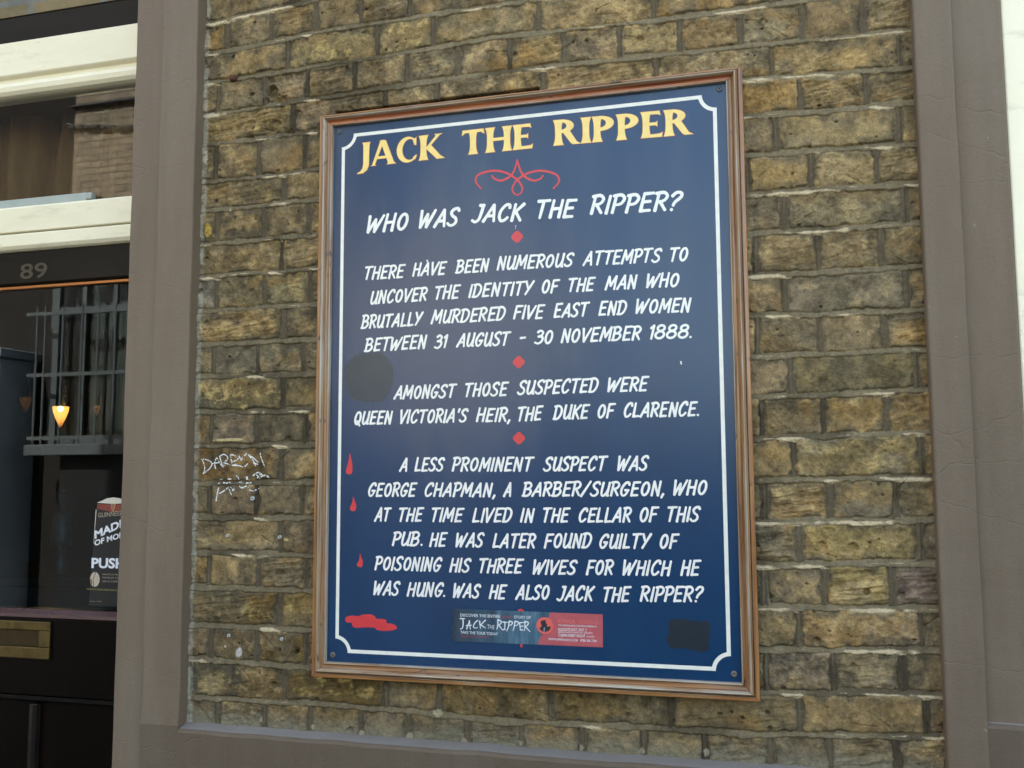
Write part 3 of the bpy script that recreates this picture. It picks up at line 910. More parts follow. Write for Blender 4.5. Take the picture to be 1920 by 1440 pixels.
# screws
for px, py, mt in [(636.6, 247.5, 'screw_paint'), (1348.8, 167.5, 'screw_paint'), (624, 1227.8, 'screw'), (1376.6, 1263.8, 'screw')]:
    x, z = pl(px, py, YP)
    o = MB().lathe([(.0008, .0008), (.0014, .0024), (.0040, .0026), (.0056, .0016), (.0060, -.001)], (x, YP, z), 20, 'y').build('screw', M[mt], sign, smooth=True)
    MB().lathe([(0, .0012), (.0014, .0012)], (x, YP - .0003, z), 12, 'y').build('screw_socket', M['hole'], o)

# --- flat painted shapes on the board, as thin films of paint
LAY = [0]
class Flat:
    """2-D paint shapes on the plane y; every stroke sits a few hundredths of a millimetre above the last"""
    def __init__(s, y): s.y, s.mb, s.k = y, MB(), 0
    def lift(s):
        s.k += 1
        return s.y - 0.00003 * (s.k % 10) - 0.0002
    def poly(s, pts, y=None):
        y = s.lift() if y is None else y
        s.mb.add([(p[0], y, p[1]) for p in pts], [tuple(range(len(pts)))])
    def ribbon(s, pts, w, closed=False, taper=None, y=None):
        y = s.lift() if y is None else y
        P_ = [Vector((p[0], p[1])) for p in pts]
        n = len(P_)
        vs = []
        for i, q in enumerate(P_):
            if closed: t = P_[(i + 1) % n] - P_[(i - 1) % n]
            else: t = P_[min(i + 1, n - 1)] - P_[max(i - 1, 0)]
            if t.length < 1e-9: t = Vector((1, 0))
            t.normalize()
            nn = Vector((-t.y, t.x))
            ww = w * (taper(i / (n - 1)) if taper else 1)
            vs += [(q.x + nn.x * ww, y, q.y + nn.y * ww), (q.x - nn.x * ww, y, q.y - nn.y * ww)]
        fs = [(2 * i, 2 * i + 1, 2 * i + 3, 2 * i + 2) for i in range(n - 1)]
        if closed: fs.append((2 * n - 2, 2 * n - 1, 1, 0))
        s.mb.add(vs, fs)
        if not closed:
            for e, o_ in ((0, 1), (n - 1, n - 2)):
                d = P_[e] - P_[o_]
                if d.length < 1e-9: continue
                d.normalize()
                nn = Vector((-d.y, d.x))
                ww = w * (taper(0 if e == 0 else 1) if taper else 1)
                cap = [P_[e] + nn * ww * math.cos(a) + d * ww * .8 * math.sin(a) for a in [math.pi * k / 6 for k in range(7)]]
                s.mb.add([(p.x, y, p.y) for p in cap], [tuple(range(7))])
    def build(s, name, mt, parent): return s.mb.build(name, mt, parent)

# --- casual brush capitals, drawn as strokes on a unit cap height
def ell(cx, cy, rx, ry, n=18): return [(cx + rx * math.cos(2 * math.pi * k / n), cy + ry * math.sin(2 * math.pi * k / n)) for k in range(n)]
STEM = ('l', [(.06, 0), (.06, 1)])
G = {
 'A': (.52, [('l', [(0, 0), (.33, 1)]), ('l', [(.33, 1), (.50, 0)]), ('l', [(.13, .33), (.44, .34)])]),
 'B': (.50, [STEM, ('c', [(-.04, .97), (.27, 1), (.42, .80), (.32, .58), (.10, .53)]), ('c', [(.10, .53), (.38, .50), (.47, .27), (.30, .03), (-.02, .03)])]),
 'C': (.47, [('c', [(.45, .78), (.40, .97), (.22, .94), (.06, .62), (.05, .28), (.16, .03), (.32, .05), (.45, .22)])]),
 'D': (.50, [STEM, ('c', [(-.05, .96), (.24, 1), (.45, .76), (.45, .36), (.28, .04), (-.01, .03)])]),
 'E': (.44, [STEM, ('l', [(.06, .97), (.44, .99)]), ('l', [(.06, .52), (.37, .54)]), ('l', [(.06, .03), (.43, .04)])]),
 'F': (.42, [STEM, ('l', [(.06, .97), (.45, .99)]), ('l', [(.06, .50), (.38, .52)])]),
 'G': (.49, [('c', [(.46, .80), (.40, .97), (.22, .94), (.06, .62), (.05, .28), (.17, .03), (.34, .08), (.46, .40)]), ('l', [(.27, .41), (.48, .42)])]),
 'H': (.50, [STEM, ('l', [(.45, 0), (.45, 1)]), ('l', [(.06, .50), (.45, .52)])]),
 'I': (.12, [STEM]),
 'J': (.40, [('c', [(.36, 1), (.34, .55), (.29, .15), (.14, .0), (-.02, .10)]), ('l', [(.20, .98), (.40, .99)])]),
 'K': (.46, [STEM, ('l', [(.46, 1), (.08, .46)]), ('l', [(.15, .54), (.46, .0)])]),
 'L': (.40, [STEM, ('l', [(.06, .03), (.42, .05)])]),
 'M': (.62, [('l', [(.02, 0), (.10, 1)]), ('l', [(.10, 1), (.30, .26)]), ('l', [(.30, .26), (.56, 1)]), ('l', [(.56, 1), (.58, 0)])]),
 'N': (.50, [STEM, ('l', [(.06, 1), (.42, .02)]), ('l', [(.43, 0), (.43, 1)])]),
 'O': (.50, [('o', ell(.25, .49, .20, .46))]),
 'P': (.42, [STEM, ('c', [(-.04, .96), (.26, 1), (.42, .78), (.32, .50), (.08, .44)])]),
 'Q': (.50, [('o', ell(.25, .49, .20, .46)), ('l', [(.24, .26), (.50, -.10)])]),
 'R': (.46, [STEM, ('c', [(-.04, .96), (.26, 1), (.42, .79), (.32, .55), (.08, .49)]), ('l', [(.18, .50), (.46, .02)])]),
 'S': (.44, [('c', [(.44, .84), (.36, .98), (.17, .94), (.07, .76), (.16, .57), (.34, .42), (.40, .20), (.28, .03), (.10, .03), (-.02, .16)])]),
 'T': (.48, [('l', [(.0, .96), (.52, .99)]), ('l', [(.25, .97), (.23, 0)])]),
 'U': (.48, [('c', [(.06, 1), (.05, .45), (.09, .10), (.22, .02), (.36, .22), (.43, .52)]), ('l', [(.44, 1), (.44, .0)]), ('l', [(.44, .06), (.52, .02)])]),
 'V': (.46, [('l', [(0, 1), (.17, .0)]), ('l', [(.17, .0), (.48, 1)])]),
 'W': (.68, [('l', [(0, 1), (.09, .0)]), ('l', [(.09, .0), (.34, .78)]), ('l', [(.34, .78), (.40, .0)]), ('l', [(.40, .0), (.70, 1)])]),
 'Y': (.46, [('l', [(0, 1), (.20, .46)]), ('l', [(.48, 1), (.10, .0)])]),
 '0': (.50, [('o', ell(.25, .49, .20, .46))]),
 '1': (.24, [('l', [(.20, 1), (.18, 0)]), ('l', [(.04, .80), (.20, 1)])]),
 '3': (.46, [('c', [(.06, .88), (.20, 1), (.40, .88), (.35, .64), (.14, .55)]), ('c', [(.14, .55), (.42, .50), (.44, .20), (.24, .01), (.0, .10)])]),
 '8': (.60, [('o', ell(.31, .76, .22, .20)), ('o', ell(.30, .28, .27, .25))]),
 '.': (.14, [('l', [(.06, .05), (.09, .055)])]),
 ',': (.14, [('l', [(.10, .10), (.03, -.16)])]),
 "'": (.14, [('l', [(.10, 1.0), (.06, .76)])]),
 '/': (.42, [('l', [(0, -.04), (.42, 1.02)])]),
 '-': (.42, [('l', [(0, .47), (.42, .50)])]),
 '?': (.42, [('c', [(.03, .80), (.16, .99), (.36, .95), (.38, .72), (.20, .46), (.15, .26)]), ('l', [(.12, .03), (.15, .035)])]),
}
def word(fl, s, x0, z0, x1, z1, cap, wt=.083, slant=.20, gap=.145):
    """brush word between (x0, z0) and right edge x1; z1 is the baseline height at the right"""
    strokes, cur = [], 0.0
    for ch in s:
        w, ss = G[ch]
        jx, jz, sc = rnd.uniform(-.012, .012), rnd.uniform(-.015, .015), rnd.uniform(.97, 1.03)
        for kind, pts in ss:
            if kind == 'c': pts = [tuple(v) for v in catmull([(a_, b_, 0) for a_, b_ in pts], 6)]
            elif kind == 'o': pts = [tuple(v) for v in catmull([(a_, b_, 0) for a_, b_ in pts], 2, True)]
            else:
                (ax, az), (bx, bz) = pts
                pts = [(ax + (bx - ax) * t / 5, az + (bz - az) * t / 5) for t in range(6)]
            strokes.append((kind, [(cur + jx + p[0] * 1.0 + slant * p[1], jz + p[1] * sc) for p in pts]))
        cur += w + gap
    mn = min(p[0] for _, s_ in strokes for p in s_) - wt
    mx = max(p[0] for _, s_ in strokes for p in s_) + wt
    kx = (x1 - x0) / (mx - mn)
    for kind, pts in strokes:
        q = []
        for a_, b_ in pts:
            fx = (a_ - mn) * kx
            q.append((x0 + fx, z0 + (z1 - z0) * fx / (x1 - x0) + b_ * cap))
        if kind == 'o': fl.ribbon(q, cap * wt, closed=True)
        else:
            ph = rnd.random()
            fl.ribbon(q, cap * wt, taper=lambda t, ph=ph: 1.04 - .16 * t + .05 * math.sin(6 * t + ph * 6))

def film(name, base, rough=0.33):
    m = mat(name, base, rough)
    nt, n, b = nodes(m)
    f = noise(nt, 60, 4, 0.6)
    nt.links.new(ramp(nt, f, [(0.3, tuple(v * .93 for v in base)), (0.7, tuple(min(1, v * 1.05) for v in base))]), b.inputs['Base Color'])
    return m
M['letter'] = film('white_lettering_enamel', (0.82, 0.80, 0.735))
M['border'] = film('white_border_enamel', (0.79, 0.775, 0.68))
M['gold'] = film('yellow_lettering_enamel', (0.90, 0.66, 0.20))
M['redline'] = film('red_outline_enamel', (0.50, 0.12, 0.045))
M['red'] = film('red_enamel', (0.60, 0.040, 0.045))
M['dull'] = film('olive_overpaint', (0.040, 0.046, 0.050), .75)

LINES = [
 ('subtitle_line', .0345, .094, [('WHO', 686.3, 436.3, 767.3, 430), ('WAS', 784.3, 427, 864.5, 422), ('JACK', 881.5, 416.5, 987.3, 412.7), ('THE', 1006.4, 408.7, 1085.4, 406.3), ('RIPPER?', 1104.6, 401.5, 1283.8, 393)]),
 ('text_line', .0257, .089, [('THERE', 684, 523.8, 761.8, 520.3), ('HAVE', 772.5, 517.9, 839.7, 513.7), ('BEEN', 852, 512, 918.8, 508.5), ('NUMEROUS', 930.6, 506, 1078.2, 498.7), ('ATTEMPTS', 1091.4, 497.5, 1242.8, 490.3), ('TO', 1256.7, 489.8, 1291.5, 489)]),
 ('text_line', .0257, .089, [('UNCOVER', 694, 569.8, 803, 563.2), ('THE', 815.7, 561, 865.7, 558.5), ('IDENTITY', 877.5, 557.3, 1004, 551.4), ('OF', 1015.5, 549.7, 1051.9, 548.3), ('THE', 1065.8, 546.6, 1119, 544.7), ('MAN', 1132.9, 543, 1196.8, 540), ('WHO', 1210.7, 539, 1275, 537)]),
 ('text_line', .0257, .089, [('BRUTALLY', 675, 615.9, 794.9, 608.8), ('MURDERED', 806.7, 607, 949.5, 599.3), ('FIVE', 961.3, 597.7, 1024.3, 596.9), ('EAST', 1037.5, 595.2, 1107.7, 592.1), ('END', 1121.4, 591, 1177, 589), ('WOMEN', 1190.8, 587.3, 1298.2, 584.2)]),
 ('text_line', .0257, .089, [('BETWEEN', 681, 659, 802, 652.5), ('31', 813, 653, 841, 651.3), ('AUGUST', 854.4, 650.6, 960, 646.5), ('-', 974.3, 645.5, 987, 645), ('30', 1000.4, 644.8, 1038.2, 643.6), ('NOVEMBER', 1050.7, 642.4, 1204.5, 636.5), ('1888.', 1218.4, 636, 1298, 632.9)]),
 ('text_line', .0257, .089, [('AMONGST', 737, 748, 858.6, 744.5), ('THOSE', 871.6, 743.4, 955.9, 741), ('SUSPECTED', 968.4, 739.8, 1123.7, 734.7), ('WERE', 1138, 734, 1219.6, 732.3)]),
 ('text_line', .0257, .089, [('QUEEN', 663.9, 795.9, 737.5, 794.2), ("VICTORIA'S", 750, 793.5, 879.2, 790.7), ('HEIR,', 891.7, 790.2, 957.8, 790), ('THE', 970.8, 789.5, 1020.7, 786.8), ('DUKE', 1035, 785.9, 1108.2, 784.4), ('OF', 1120.2, 783.5, 1156.6, 782.8), ('CLARENCE.', 1169.3, 782, 1311.8, 779.2)]),
 ('text_line', .0257, .089, [('A', 747.7, 883.2, 764.2, 883.2), ('LESS', 776.7, 882.8, 835, 882.8), ('PROMINENT', 846.4, 882.8, 1004, 882.9), ('SUSPECT', 1017, 882.7, 1142.2, 881.7), ('WAS', 1156.8, 881.7, 1218.4, 881.5)]),
 ('text_line', .0257, .089, [('GEORGE', 689.8, 930.4, 783.8, 930.4), ('CHAPMAN,', 795.6, 930.4, 930, 931), ('A', 942.9, 930.4, 959, 930.4), ('BARBER/SURGEON,', 976.7, 930, 1246.4, 929.1), ('WHO', 1261.5, 927.7, 1327.4, 927.2)]),
 ('text_line', .0257, .089, [('AT', 701, 976.7, 735.4, 976.7), ('THE', 747.7, 977.2, 796.8, 977.2), ('TIME', 809, 977.7, 872.3, 977.7), ('LIVED', 884.6, 978.4, 961.8, 978.4), ('IN', 974.3, 978.4, 1004, 978.7), ('THE', 1017.9, 978.7, 1071.5, 978.7), ('CELLAR', 1084.7, 978.5, 1186, 978.5), ('OF', 1199.2, 978, 1238, 978), ('THIS', 1251.4, 977.5, 1315.4, 977.5)]),
 ('text_line', .0257, .089, [('PUB.', 734, 1022.7, 793.7, 1022.7), ('HE', 804.3, 1023.9, 841, 1023.9), ('WAS', 853.4, 1024.9, 909.4, 1024.9), ('LATER', 922.8, 1026, 1006.4, 1027.1), ('FOUND', 1019, 1027, 1111.3, 1027), ('GUILTY', 1123.3, 1027.6, 1223.9, 1027.6), ('OF', 1236.8, 1027.6, 1275.9, 1027.6)]),
 ('text_line', .0257, .089, [('POISONING', 701.6, 1068, 829.8, 1071), ('HIS', 842, 1071.6, 884.6, 1072.8), ('THREE', 898.3, 1073.3, 984.2, 1074), ('WIVES', 998, 1075.8, 1084.2, 1076.7), ('FOR', 1098, 1076.7, 1152.5, 1077.4), ('WHICH', 1166.4, 1077.4, 1261.5, 1078.6), ('HE', 1275, 1078.6, 1317, 1078.6)]),
 ('text_line', .0257, .089, [('WAS', 699.5, 1114.5, 751.3, 1115.8), ('HUNG.', 762, 1116.8, 835.8, 1118.8), ('WAS', 848.8, 1119.5, 902.5, 1120.8), ('HE', 916, 1121.8, 953, 1123), ('ALSO', 965.5, 1123.3, 1031.3, 1123.8), ('JACK', 1042.5, 1125.8, 1117, 1125.8), ('THE', 1131.3, 1127.5, 1185.8, 1127.5), ('RIPPER?', 1198.8, 1127, 1321.3, 1128)]),
]
for name, cap, wt, words in LINES:
    ln = bpy.data.objects.new(name, None)
    ln.empty_display_size = .05
    link(ln, sign)
    for s, xl, yl, xr, yr in words:
        fl = Flat(YP)
        a_, b_ = pl(xl, yl, YP), pl(xr, yr, YP)
        word(fl, s, a_[0], a_[1], b_[0], b_[1], cap, wt)
        fl.build('word', M['letter'], ln)

# --- flared title capitals (yellow with a thin red outline)
def stem(x, w=.20, z0=0.0, z1=1.0, fl_=.065):
    L, R2 = [], []
    for i in range(11):
        t = i / 10
        e = fl_ * (abs(2 * t - 1) ** 3.2)
        zz = z0 + (z1 - z0) * t
        L.append((x - w / 2 - e, zz)); R2.append((x + w / 2 + e, zz))
    return L + R2[::-1]
def diag(x0, z0, x1, z1, w0, w1):
    return [(x0 - w0 / 2, z0), (x0 + w0 / 2, z0), (x1 + w1 / 2, z1), (x1 - w1 / 2, z1)]
def bowl(x, zc, rx, rz, ix, iz, n=16):
    o_ = [(x + rx * math.sin(math.pi * k / n) ** .85, zc + rz * math.cos(math.pi * k / n)) for k in range(n + 1)]
    i_ = [(x + ix * math.sin(math.pi * k / n) ** .85, zc + .01 + iz * math.cos(math.pi * k / n)) for k in range(n + 1)]
    return o_ + i_[::-1]
def arm(x, z, w, t, tip, d):
    """bar from x to x + w; its end splays by tip in direction d (+1 up, -1 down, 0 both)"""
    if d > 0: return [(x, z - t / 2), (x + w + .03, z - t / 2), (x + w + .055, z + t / 2 + tip), (x + w - .03, z + t / 2 + .02), (x, z + t / 2)]
    if d < 0: return [(x, z + t / 2), (x + w - .01, z + t / 2), (x + w + .02, z - t / 2 - tip), (x + w - .06, z - t / 2 - .015), (x, z - t / 2)]
    return [(x, z - t / 2), (x + w - .05, z - t / 2), (x + w, z - t / 2 - tip), (x + w, z + t / 2 + tip), (x + w - .05, z + t / 2), (x, z + t / 2)]
def crescent():
    o_, i_ = [], []
    for k in range(25):
        a_ = R_(52 + (306 - 52) * k / 24)
        o_.append((.40 + .385 * math.cos(a_), .5 + .52 * math.sin(a_)))
        i_.append((.47 + .26 * math.cos(a_), .5 + .425 * math.sin(a_)))
    return o_ + i_[::-1]
T = {
 'J': (.30, [[(.05, 1.0), (.08, .90), (.085, .60), (.085, .12), (.06, -.05), (-.02, -.17), (-.13, -.23), (-.11, -.27), (.08, -.25), (.22, -.14), (.285, .05), (.29, .6), (.30, .90), (.33, 1.0)]]),
 'A': (.86, [[(-.03, 0), (.03, .03), (.31, .96), (.35, 1.02), (.42, .90), (.13, .03), (.19, 0)], [(.30, 1.0), (.43, 1.02), (.52, .98), (.80, .09), (.88, 0), (.55, 0), (.60, .07), (.36, .86)], [(.22, .26), (.60, .26), (.60, .36), (.24, .36)]]),
 'C': (.74, [crescent(), [(.63, .66), (.70, .66), (.70, .97), (.63, .91), (.57, .90)], [(.58, .12), (.66, .08), (.72, .24), (.69, .26), (.60, .18)]]),
 'K': (.84, [stem(.14, .20), [(.22, .48), (.56, .93), (.52, 1.0), (.80, 1.0), (.70, .95), (.34, .50), (.30, .42)], [(.27, .55), (.40, .58), (.72, .13), (.88, 0), (.60, 0), (.22, .47)]]),
 'T': (.72, [stem(.36, .20, 0, .97), [(-.02, .80), (.03, .82), (.09, .885), (.63, .885), (.69, .82), (.74, .80), (.71, 1.0), (.01, 1.0)]]),
 'H': (.84, [stem(.14, .20), stem(.70, .20), [(.2, .45), (.64, .45), (.64, .57), (.2, .57)]]),
 'E': (.62, [stem(.14, .20), arm(.16, .945, .40, .11, .06, -1), arm(.16, .515, .32, .11, .05, 0), arm(.16, .055, .42, .11, .07, 1)]),
 'R': (.80, [stem(.14, .20), bowl(.18, .735, .45, .265, .22, .155), [(.34, .52), (.50, .54), (.72, .10), (.86, 0), (.60, 0), (.54, .05), (.30, .46)]]),
 'I': (.28, [stem(.14, .20)]),
 'P': (.68, [stem(.14, .20), bowl(.18, .71, .48, .29, .24, .175)]),
}
def grow(pts, d):
    area = sum(pts[i][0] * pts[(i + 1) % len(pts)][1] - pts[(i + 1) % len(pts)][0] * pts[i][1] for i in range(len(pts)))
    sg = 1 if area > 0 else -1
    out = []
    n = len(pts)
    for i in range(n):
        a_, b_, c_ = Vector(pts[i - 1]), Vector(pts[i]), Vector(pts[(i + 1) % n])
        e1, e2 = (b_ - a_), (c_ - b_)
        if e1.length < 1e-9 or e2.length < 1e-9:
            out.append(tuple(b_)); continue
        n1 = Vector((e1.y, -e1.x)).normalized() * sg
        n2 = Vector((e2.y, -e2.x)).normalized() * sg
        m_ = n1 + n2
        if m_.length < .3: m_ = n1
        m_.normalize()
        k = d / max(.5, m_.dot(n1))
        out.append((b_.x + m_.x * k, b_.y + m_.y * k))
    return out
title = bpy.data.objects.new('title_lettering', None)
link(title, sign)
for s, xl, yl, xr, yr, cap in [('JACK', 679.5, 313.5, 834.5, 296, .0525), ('THE', 866.0, 291.5, 999.5, 278, .0515), ('RIPPER', 1037.5, 273.5, 1300.5, 251.5, .0520)]:
    a_, b_ = pl(xl, yl, YP), pl(xr, yr, YP)
    gold, redo = Flat(YP - .0004), Flat(YP)
    x0, x1 = a_[0], b_[0]
    cur, pieces = 0, []
    for ch in s:
        w, ps = T[ch]
        for p_ in ps: pieces.append([(cur + u, v) for u, v in p_])
        cur += w + (.07 if ch not in 'A' else .03)
    mn = min(q[0] for p_ in pieces for q in p_ if q[1] > -.02); mx = max(q[0] for p_ in pieces for q in p_)
    kx = (x1 - x0) / (mx - mn)
    for p_ in pieces:
        q = [(x0 + (u - mn) * kx, a_[1] + (b_[1] - a_[1]) * (u - mn) / (mx - mn) + v * cap) for u, v in p_]
        gold.poly(q)
        redo.poly(grow(q, .0008))
    redo.build('word_outline', M['redline'], title)
    gold.build('word', M['gold'], title)

# --- white border with scooped corners
fl = Flat(YP)
BI, BR_ = .0488, .0273
bx, bz = SX - BI, SZ - BI
lw = .0036
path = []
for sx_, sz_, st_ in ((1, 1, 0), (-1, 1, 1), (-1, -1, 2), (1, -1, 3)):
    cx_, cz_ = sx_ * bx, sz_ * bz
    arc = [(cx_ - sx_ * BR_ * math.cos(a_), cz_ - sz_ * BR_ * math.sin(a_)) for a_ in [math.pi / 2 * k / 10 for k in range(11)]]
    path.append(arc)
def edge_line(p, q, y): fl.poly([(p[0], p[1]), (q[0], p[1]), (q[0], q[1]), (p[0], q[1])], y)
yb = YP - .0002
for sg in (1, -1):
    z_o, z_i = sg * bz, sg * (bz - lw * 2)
    fl.poly([(-bx + BR_, z_o), (bx - BR_, z_o), (bx - BR_ - .004, z_i), (-bx + BR_ + .004, z_i)], yb)
    x_o, x_i = sg * bx, sg * (bx - lw * 2)
    fl.poly([(x_o, -bz + BR_), (x_o, bz - BR_), (x_i, bz - BR_ - .004), (x_i, -bz + BR_ + .004)], yb)
for sx_ in (1, -1):
    for sz_ in (1, -1):
        cx_, cz_ = sx_ * bx, sz_ * bz
        out = [(cx_ - sx_ * BR_ * math.cos(t), cz_ - sz_ * BR_ * math.sin(t)) for t in [math.pi / 2 * k / 12 for k in range(13)]]
        r2 = BR_ + lw * 2
        inn_ = []
        for k in range(13):
            t = math.pi / 2 * k / 12
            px_, pz_ = cx_ - sx_ * r2 * math.cos(t), cz_ - sz_ * r2 * math.sin(t)
            lim_x, lim_z = bx - lw * 2 + .0001, bz - lw * 2 + .0001
            inn_.append((max(-lim_x, min(lim_x, px_)), max(-lim_z, min(lim_z, pz_))))
        fl.poly(out + inn_[::-1], yb - .00004)
fl.build('border_line', M['border'], sign)

# --- red flourish, diamonds, blood marks
A_ = lambda u, v: pl(560 + u / 4.236, 120 + v / 4.236, YP)
B_ = lambda u, v: pl(980 + u / 4.174, 120 + v / 4.174, YP)
fl = Flat(YP)
mir = lambda u: 2 * 1737 - u
def strand(pts, w=.0021, mirror=True):
    for f_ in ((lambda u: u), mir) if mirror else ((lambda u: u),):
        q = catmull([(*A_(f_(u), v), 0) for u, v in pts], 9)
        fl.ribbon([(p_[0], p_[1]) for p_ in q], w, taper=lambda t: .75 + .35 * math.sin(math.pi * min(1, t * 1.05)))
strand([(1450, 988), (1415, 950), (1406, 915), (1428, 880), (1490, 856), (1565, 848), (1640, 862), (1700, 892), (1748, 932), (1776, 985), (1766, 1024), (1738, 1040)])
strand([(1532, 886), (1556, 912), (1605, 926), (1662, 905), (1702, 866), (1724, 812), (1737, 762)])
fl.build('flourish', M['red'], sign)
def diamond(px, py, r=12.2):
    fl = Flat(YP)
    c_ = pl(px, py, YP)
    rr = r / 955
    pts = []
    for k in range(4):
        a_ = math.pi / 2 * k
        for d in (-.16, 0, .16):
            rad_ = rr * (1.0 - (.10 if d == 0 else .02))
            pts.append((c_[0] + rad_ * math.cos(a_ + d), c_[1] + rad_ * math.sin(a_ + d)))
    fl.poly(pts)
    return fl.build('diamond', M['red'], sign)
for d in [(969.6, 443.9), (972.6, 679), (973, 821.6)]: diamond(*d)
E_ = lambda u, v: pl(560 + u / 4.236, 760 + v / 4.236, YP)
for pts in ([(407, 380), (417, 420), (426, 470), (427, 520), (420, 542), (398, 548), (378, 538), (376, 515), (390, 470), (400, 420)],
            [(433, 725), (444, 755), (456, 785), (457, 815), (448, 836), (430, 840), (412, 832), (409, 810), (420, 785), (429, 755)],
            [(488, 1175), (497, 1205), (509, 1235), (509, 1262), (500, 1283), (485, 1285), (466, 1276), (465, 1256), (478, 1235), (484, 1205)]):
    fl = Flat(YP)
    fl.poly([(p_[0], p_[1]) for p_ in catmull([(*E_(u, v), 0) for u, v in pts], 4, True)])
    fl.build('blood_drop', M['red'], sign)
G_ = lambda u, v: pl(560 + u / 4.0, 1080 + v / 4.0, YP)
fl = Flat(YP)
sp_ = [(350, 320), (365, 303), (400, 297), (450, 300), (480, 290), (540, 288), (570, 300), (585, 320), (640, 323), (660, 335), (658, 352), (700, 358), (733, 375), (735, 395), (700, 408), (640, 412), (585, 403), (570, 388), (500, 385), (430, 388), (405, 375), (395, 350), (360, 347)]
fl.poly([(p_[0], p_[1]) for p_ in catmull([(*G_(u, v), 0) for u, v in sp_], 4, True)])
fl.build('blood_splash', M['red'], sign)
# small red ornament mostly hidden by the sticker
fl = Flat(YP)
c_ = pl(976.7, 1149, YP)
fl.poly([(c_[0] + .0075 * math.cos(a_ * .3), c_[1] + .0075 * math.sin(a_ * .3)) for a_ in range(21)])
a_, b_ = pl(975.2, 1150, YP), pl(979.6, 1213.5, YP)
fl.poly([(a_[0], a_[1]), (b_[0], a_[1]), (b_[0], b_[1]), (a_[0], b_[1])])
fl.build('red_ornament', M['red'], sign)
# two patches of dull overpaint
def ragged(pts, amp, seed):
    rr = random.Random(seed)
    q = catmull([(*p_, 0) for p_ in pts], 6, True)
    return [(p_[0] + rr.uniform(-amp, amp), p_[1] + rr.uniform(-amp, amp)) for p_ in q]
H_ = lambda u, v: pl(980 + u / 4.0, 1080 + v / 4.0, YP)
C_ = lambda u, v: pl(560 + u / 4.236, 440 + v / 4.236, YP)
def dull_mat(k_):
    m = bpy.data.materials.new('dull_overpaint')
    m.use_nodes = True
    nt, n, b = nodes(m)
    b.inputs['Roughness'].default_value = .29
    b.inputs['Specular IOR Level'].default_value = .48
    f = noise(nt, 40, 6, .7)
    nt.links.new(ramp(nt, f, [(.3, tuple(v * k_ for v in (.018, .034, .052))), (.7, tuple(v * k_ for v in (.027, .040, .055)))]), b.inputs['Base Color'])
    return m
DULL, DULL2 = dull_mat(1.0), dull_mat(.60)
fl = Flat(YP + .00012)
fl.poly(ragged([C_(*q) for q in [(470, 950), (560, 935), (680, 950), (740, 1040), (745, 1150), (720, 1260), (640, 1325), (540, 1330), (440, 1310), (380, 1220), (360, 1120), (390, 1020)]], .0028, 1))
fl.build('overpaint_patch', DULL, sign)
fl = Flat(YP + .00012)
fl.poly(ragged([H_(*q) for q in [(1100, 330), (1200, 325), (1300, 335), (1390, 345), (1405, 400), (1395, 480), (1390, 555), (1320, 565), (1220, 545), (1120, 545), (1085, 490), (1095, 400)]], .0020, 2))
fl.build('overpaint_patch', DULL2, sign)
# stray flecks of white paint
for u, v in [((801, 489), .0018), ((1276.7, 679), .0016), ((1277.4, 682), .0014), ((967, 424), .0010), ((966.5, 428), .0008)]:
    fl = Flat(YP)
    c_ = pl(u[0], u[1], YP)
    fl.poly([(c_[0] + v * math.cos(k * .7), c_[1] + v * 1.3 * math.sin(k * .7)) for k in range(9)])
    fl.build('paint_fleck', M['letter'], sign)

# ------------------------------------------------------------------ lettering from the built-in typeface
def text_shape(s, bold=0.0, shear=0.0, spacing=1.0):
    cu = bpy.data.curves.new('tmp', 'FONT')
    cu.body = s
    cu.offset = bold
    cu.shear = shear
    cu.space_character = spacing
    cu.resolution_u = 3
    ob = bpy.data.objects.new('tmp', cu)
    COL.objects.link(ob)
    dg = bpy.context.evaluated_depsgraph_get()
    me = ob.evaluated_get(dg).to_mesh()
    v = [(q.co.x, q.co.y) for q in me.vertices]
    f = [tuple(p_.vertices) for p_ in me.polygons]
    ob.evaluated_get(dg).to_mesh_clear()
    bpy.data.objects.remove(ob)
    bpy.data.curves.remove(cu)
    return v, f
def put_text(mb, s, o, u, w, width, cap, y, bold=0.0, shear=0.0):
    """text whose left baseline end is o, running along u with up vector w (2-D vectors in the x-z plane)"""
    v, f = text_shape(s, bold, shear)
    if not v: return
    x0, x1 = min(a_[0] for a_ in v), max(a_[0] for a_ in v)
    y1 = max(a_[1] for a_ in v)
    y0 = 0
    mb.add([(o[0] + u[0] * (a_[0] - x0) / (x1 - x0) * width + w[0] * (a_[1] - y0) / (y1 - y0) * cap, y,
             o[1] + u[1] * (a_[0] - x0) / (x1 - x0) * width + w[1] * (a_[1] - y0) / (y1 - y0) * cap) for a_ in v], f)

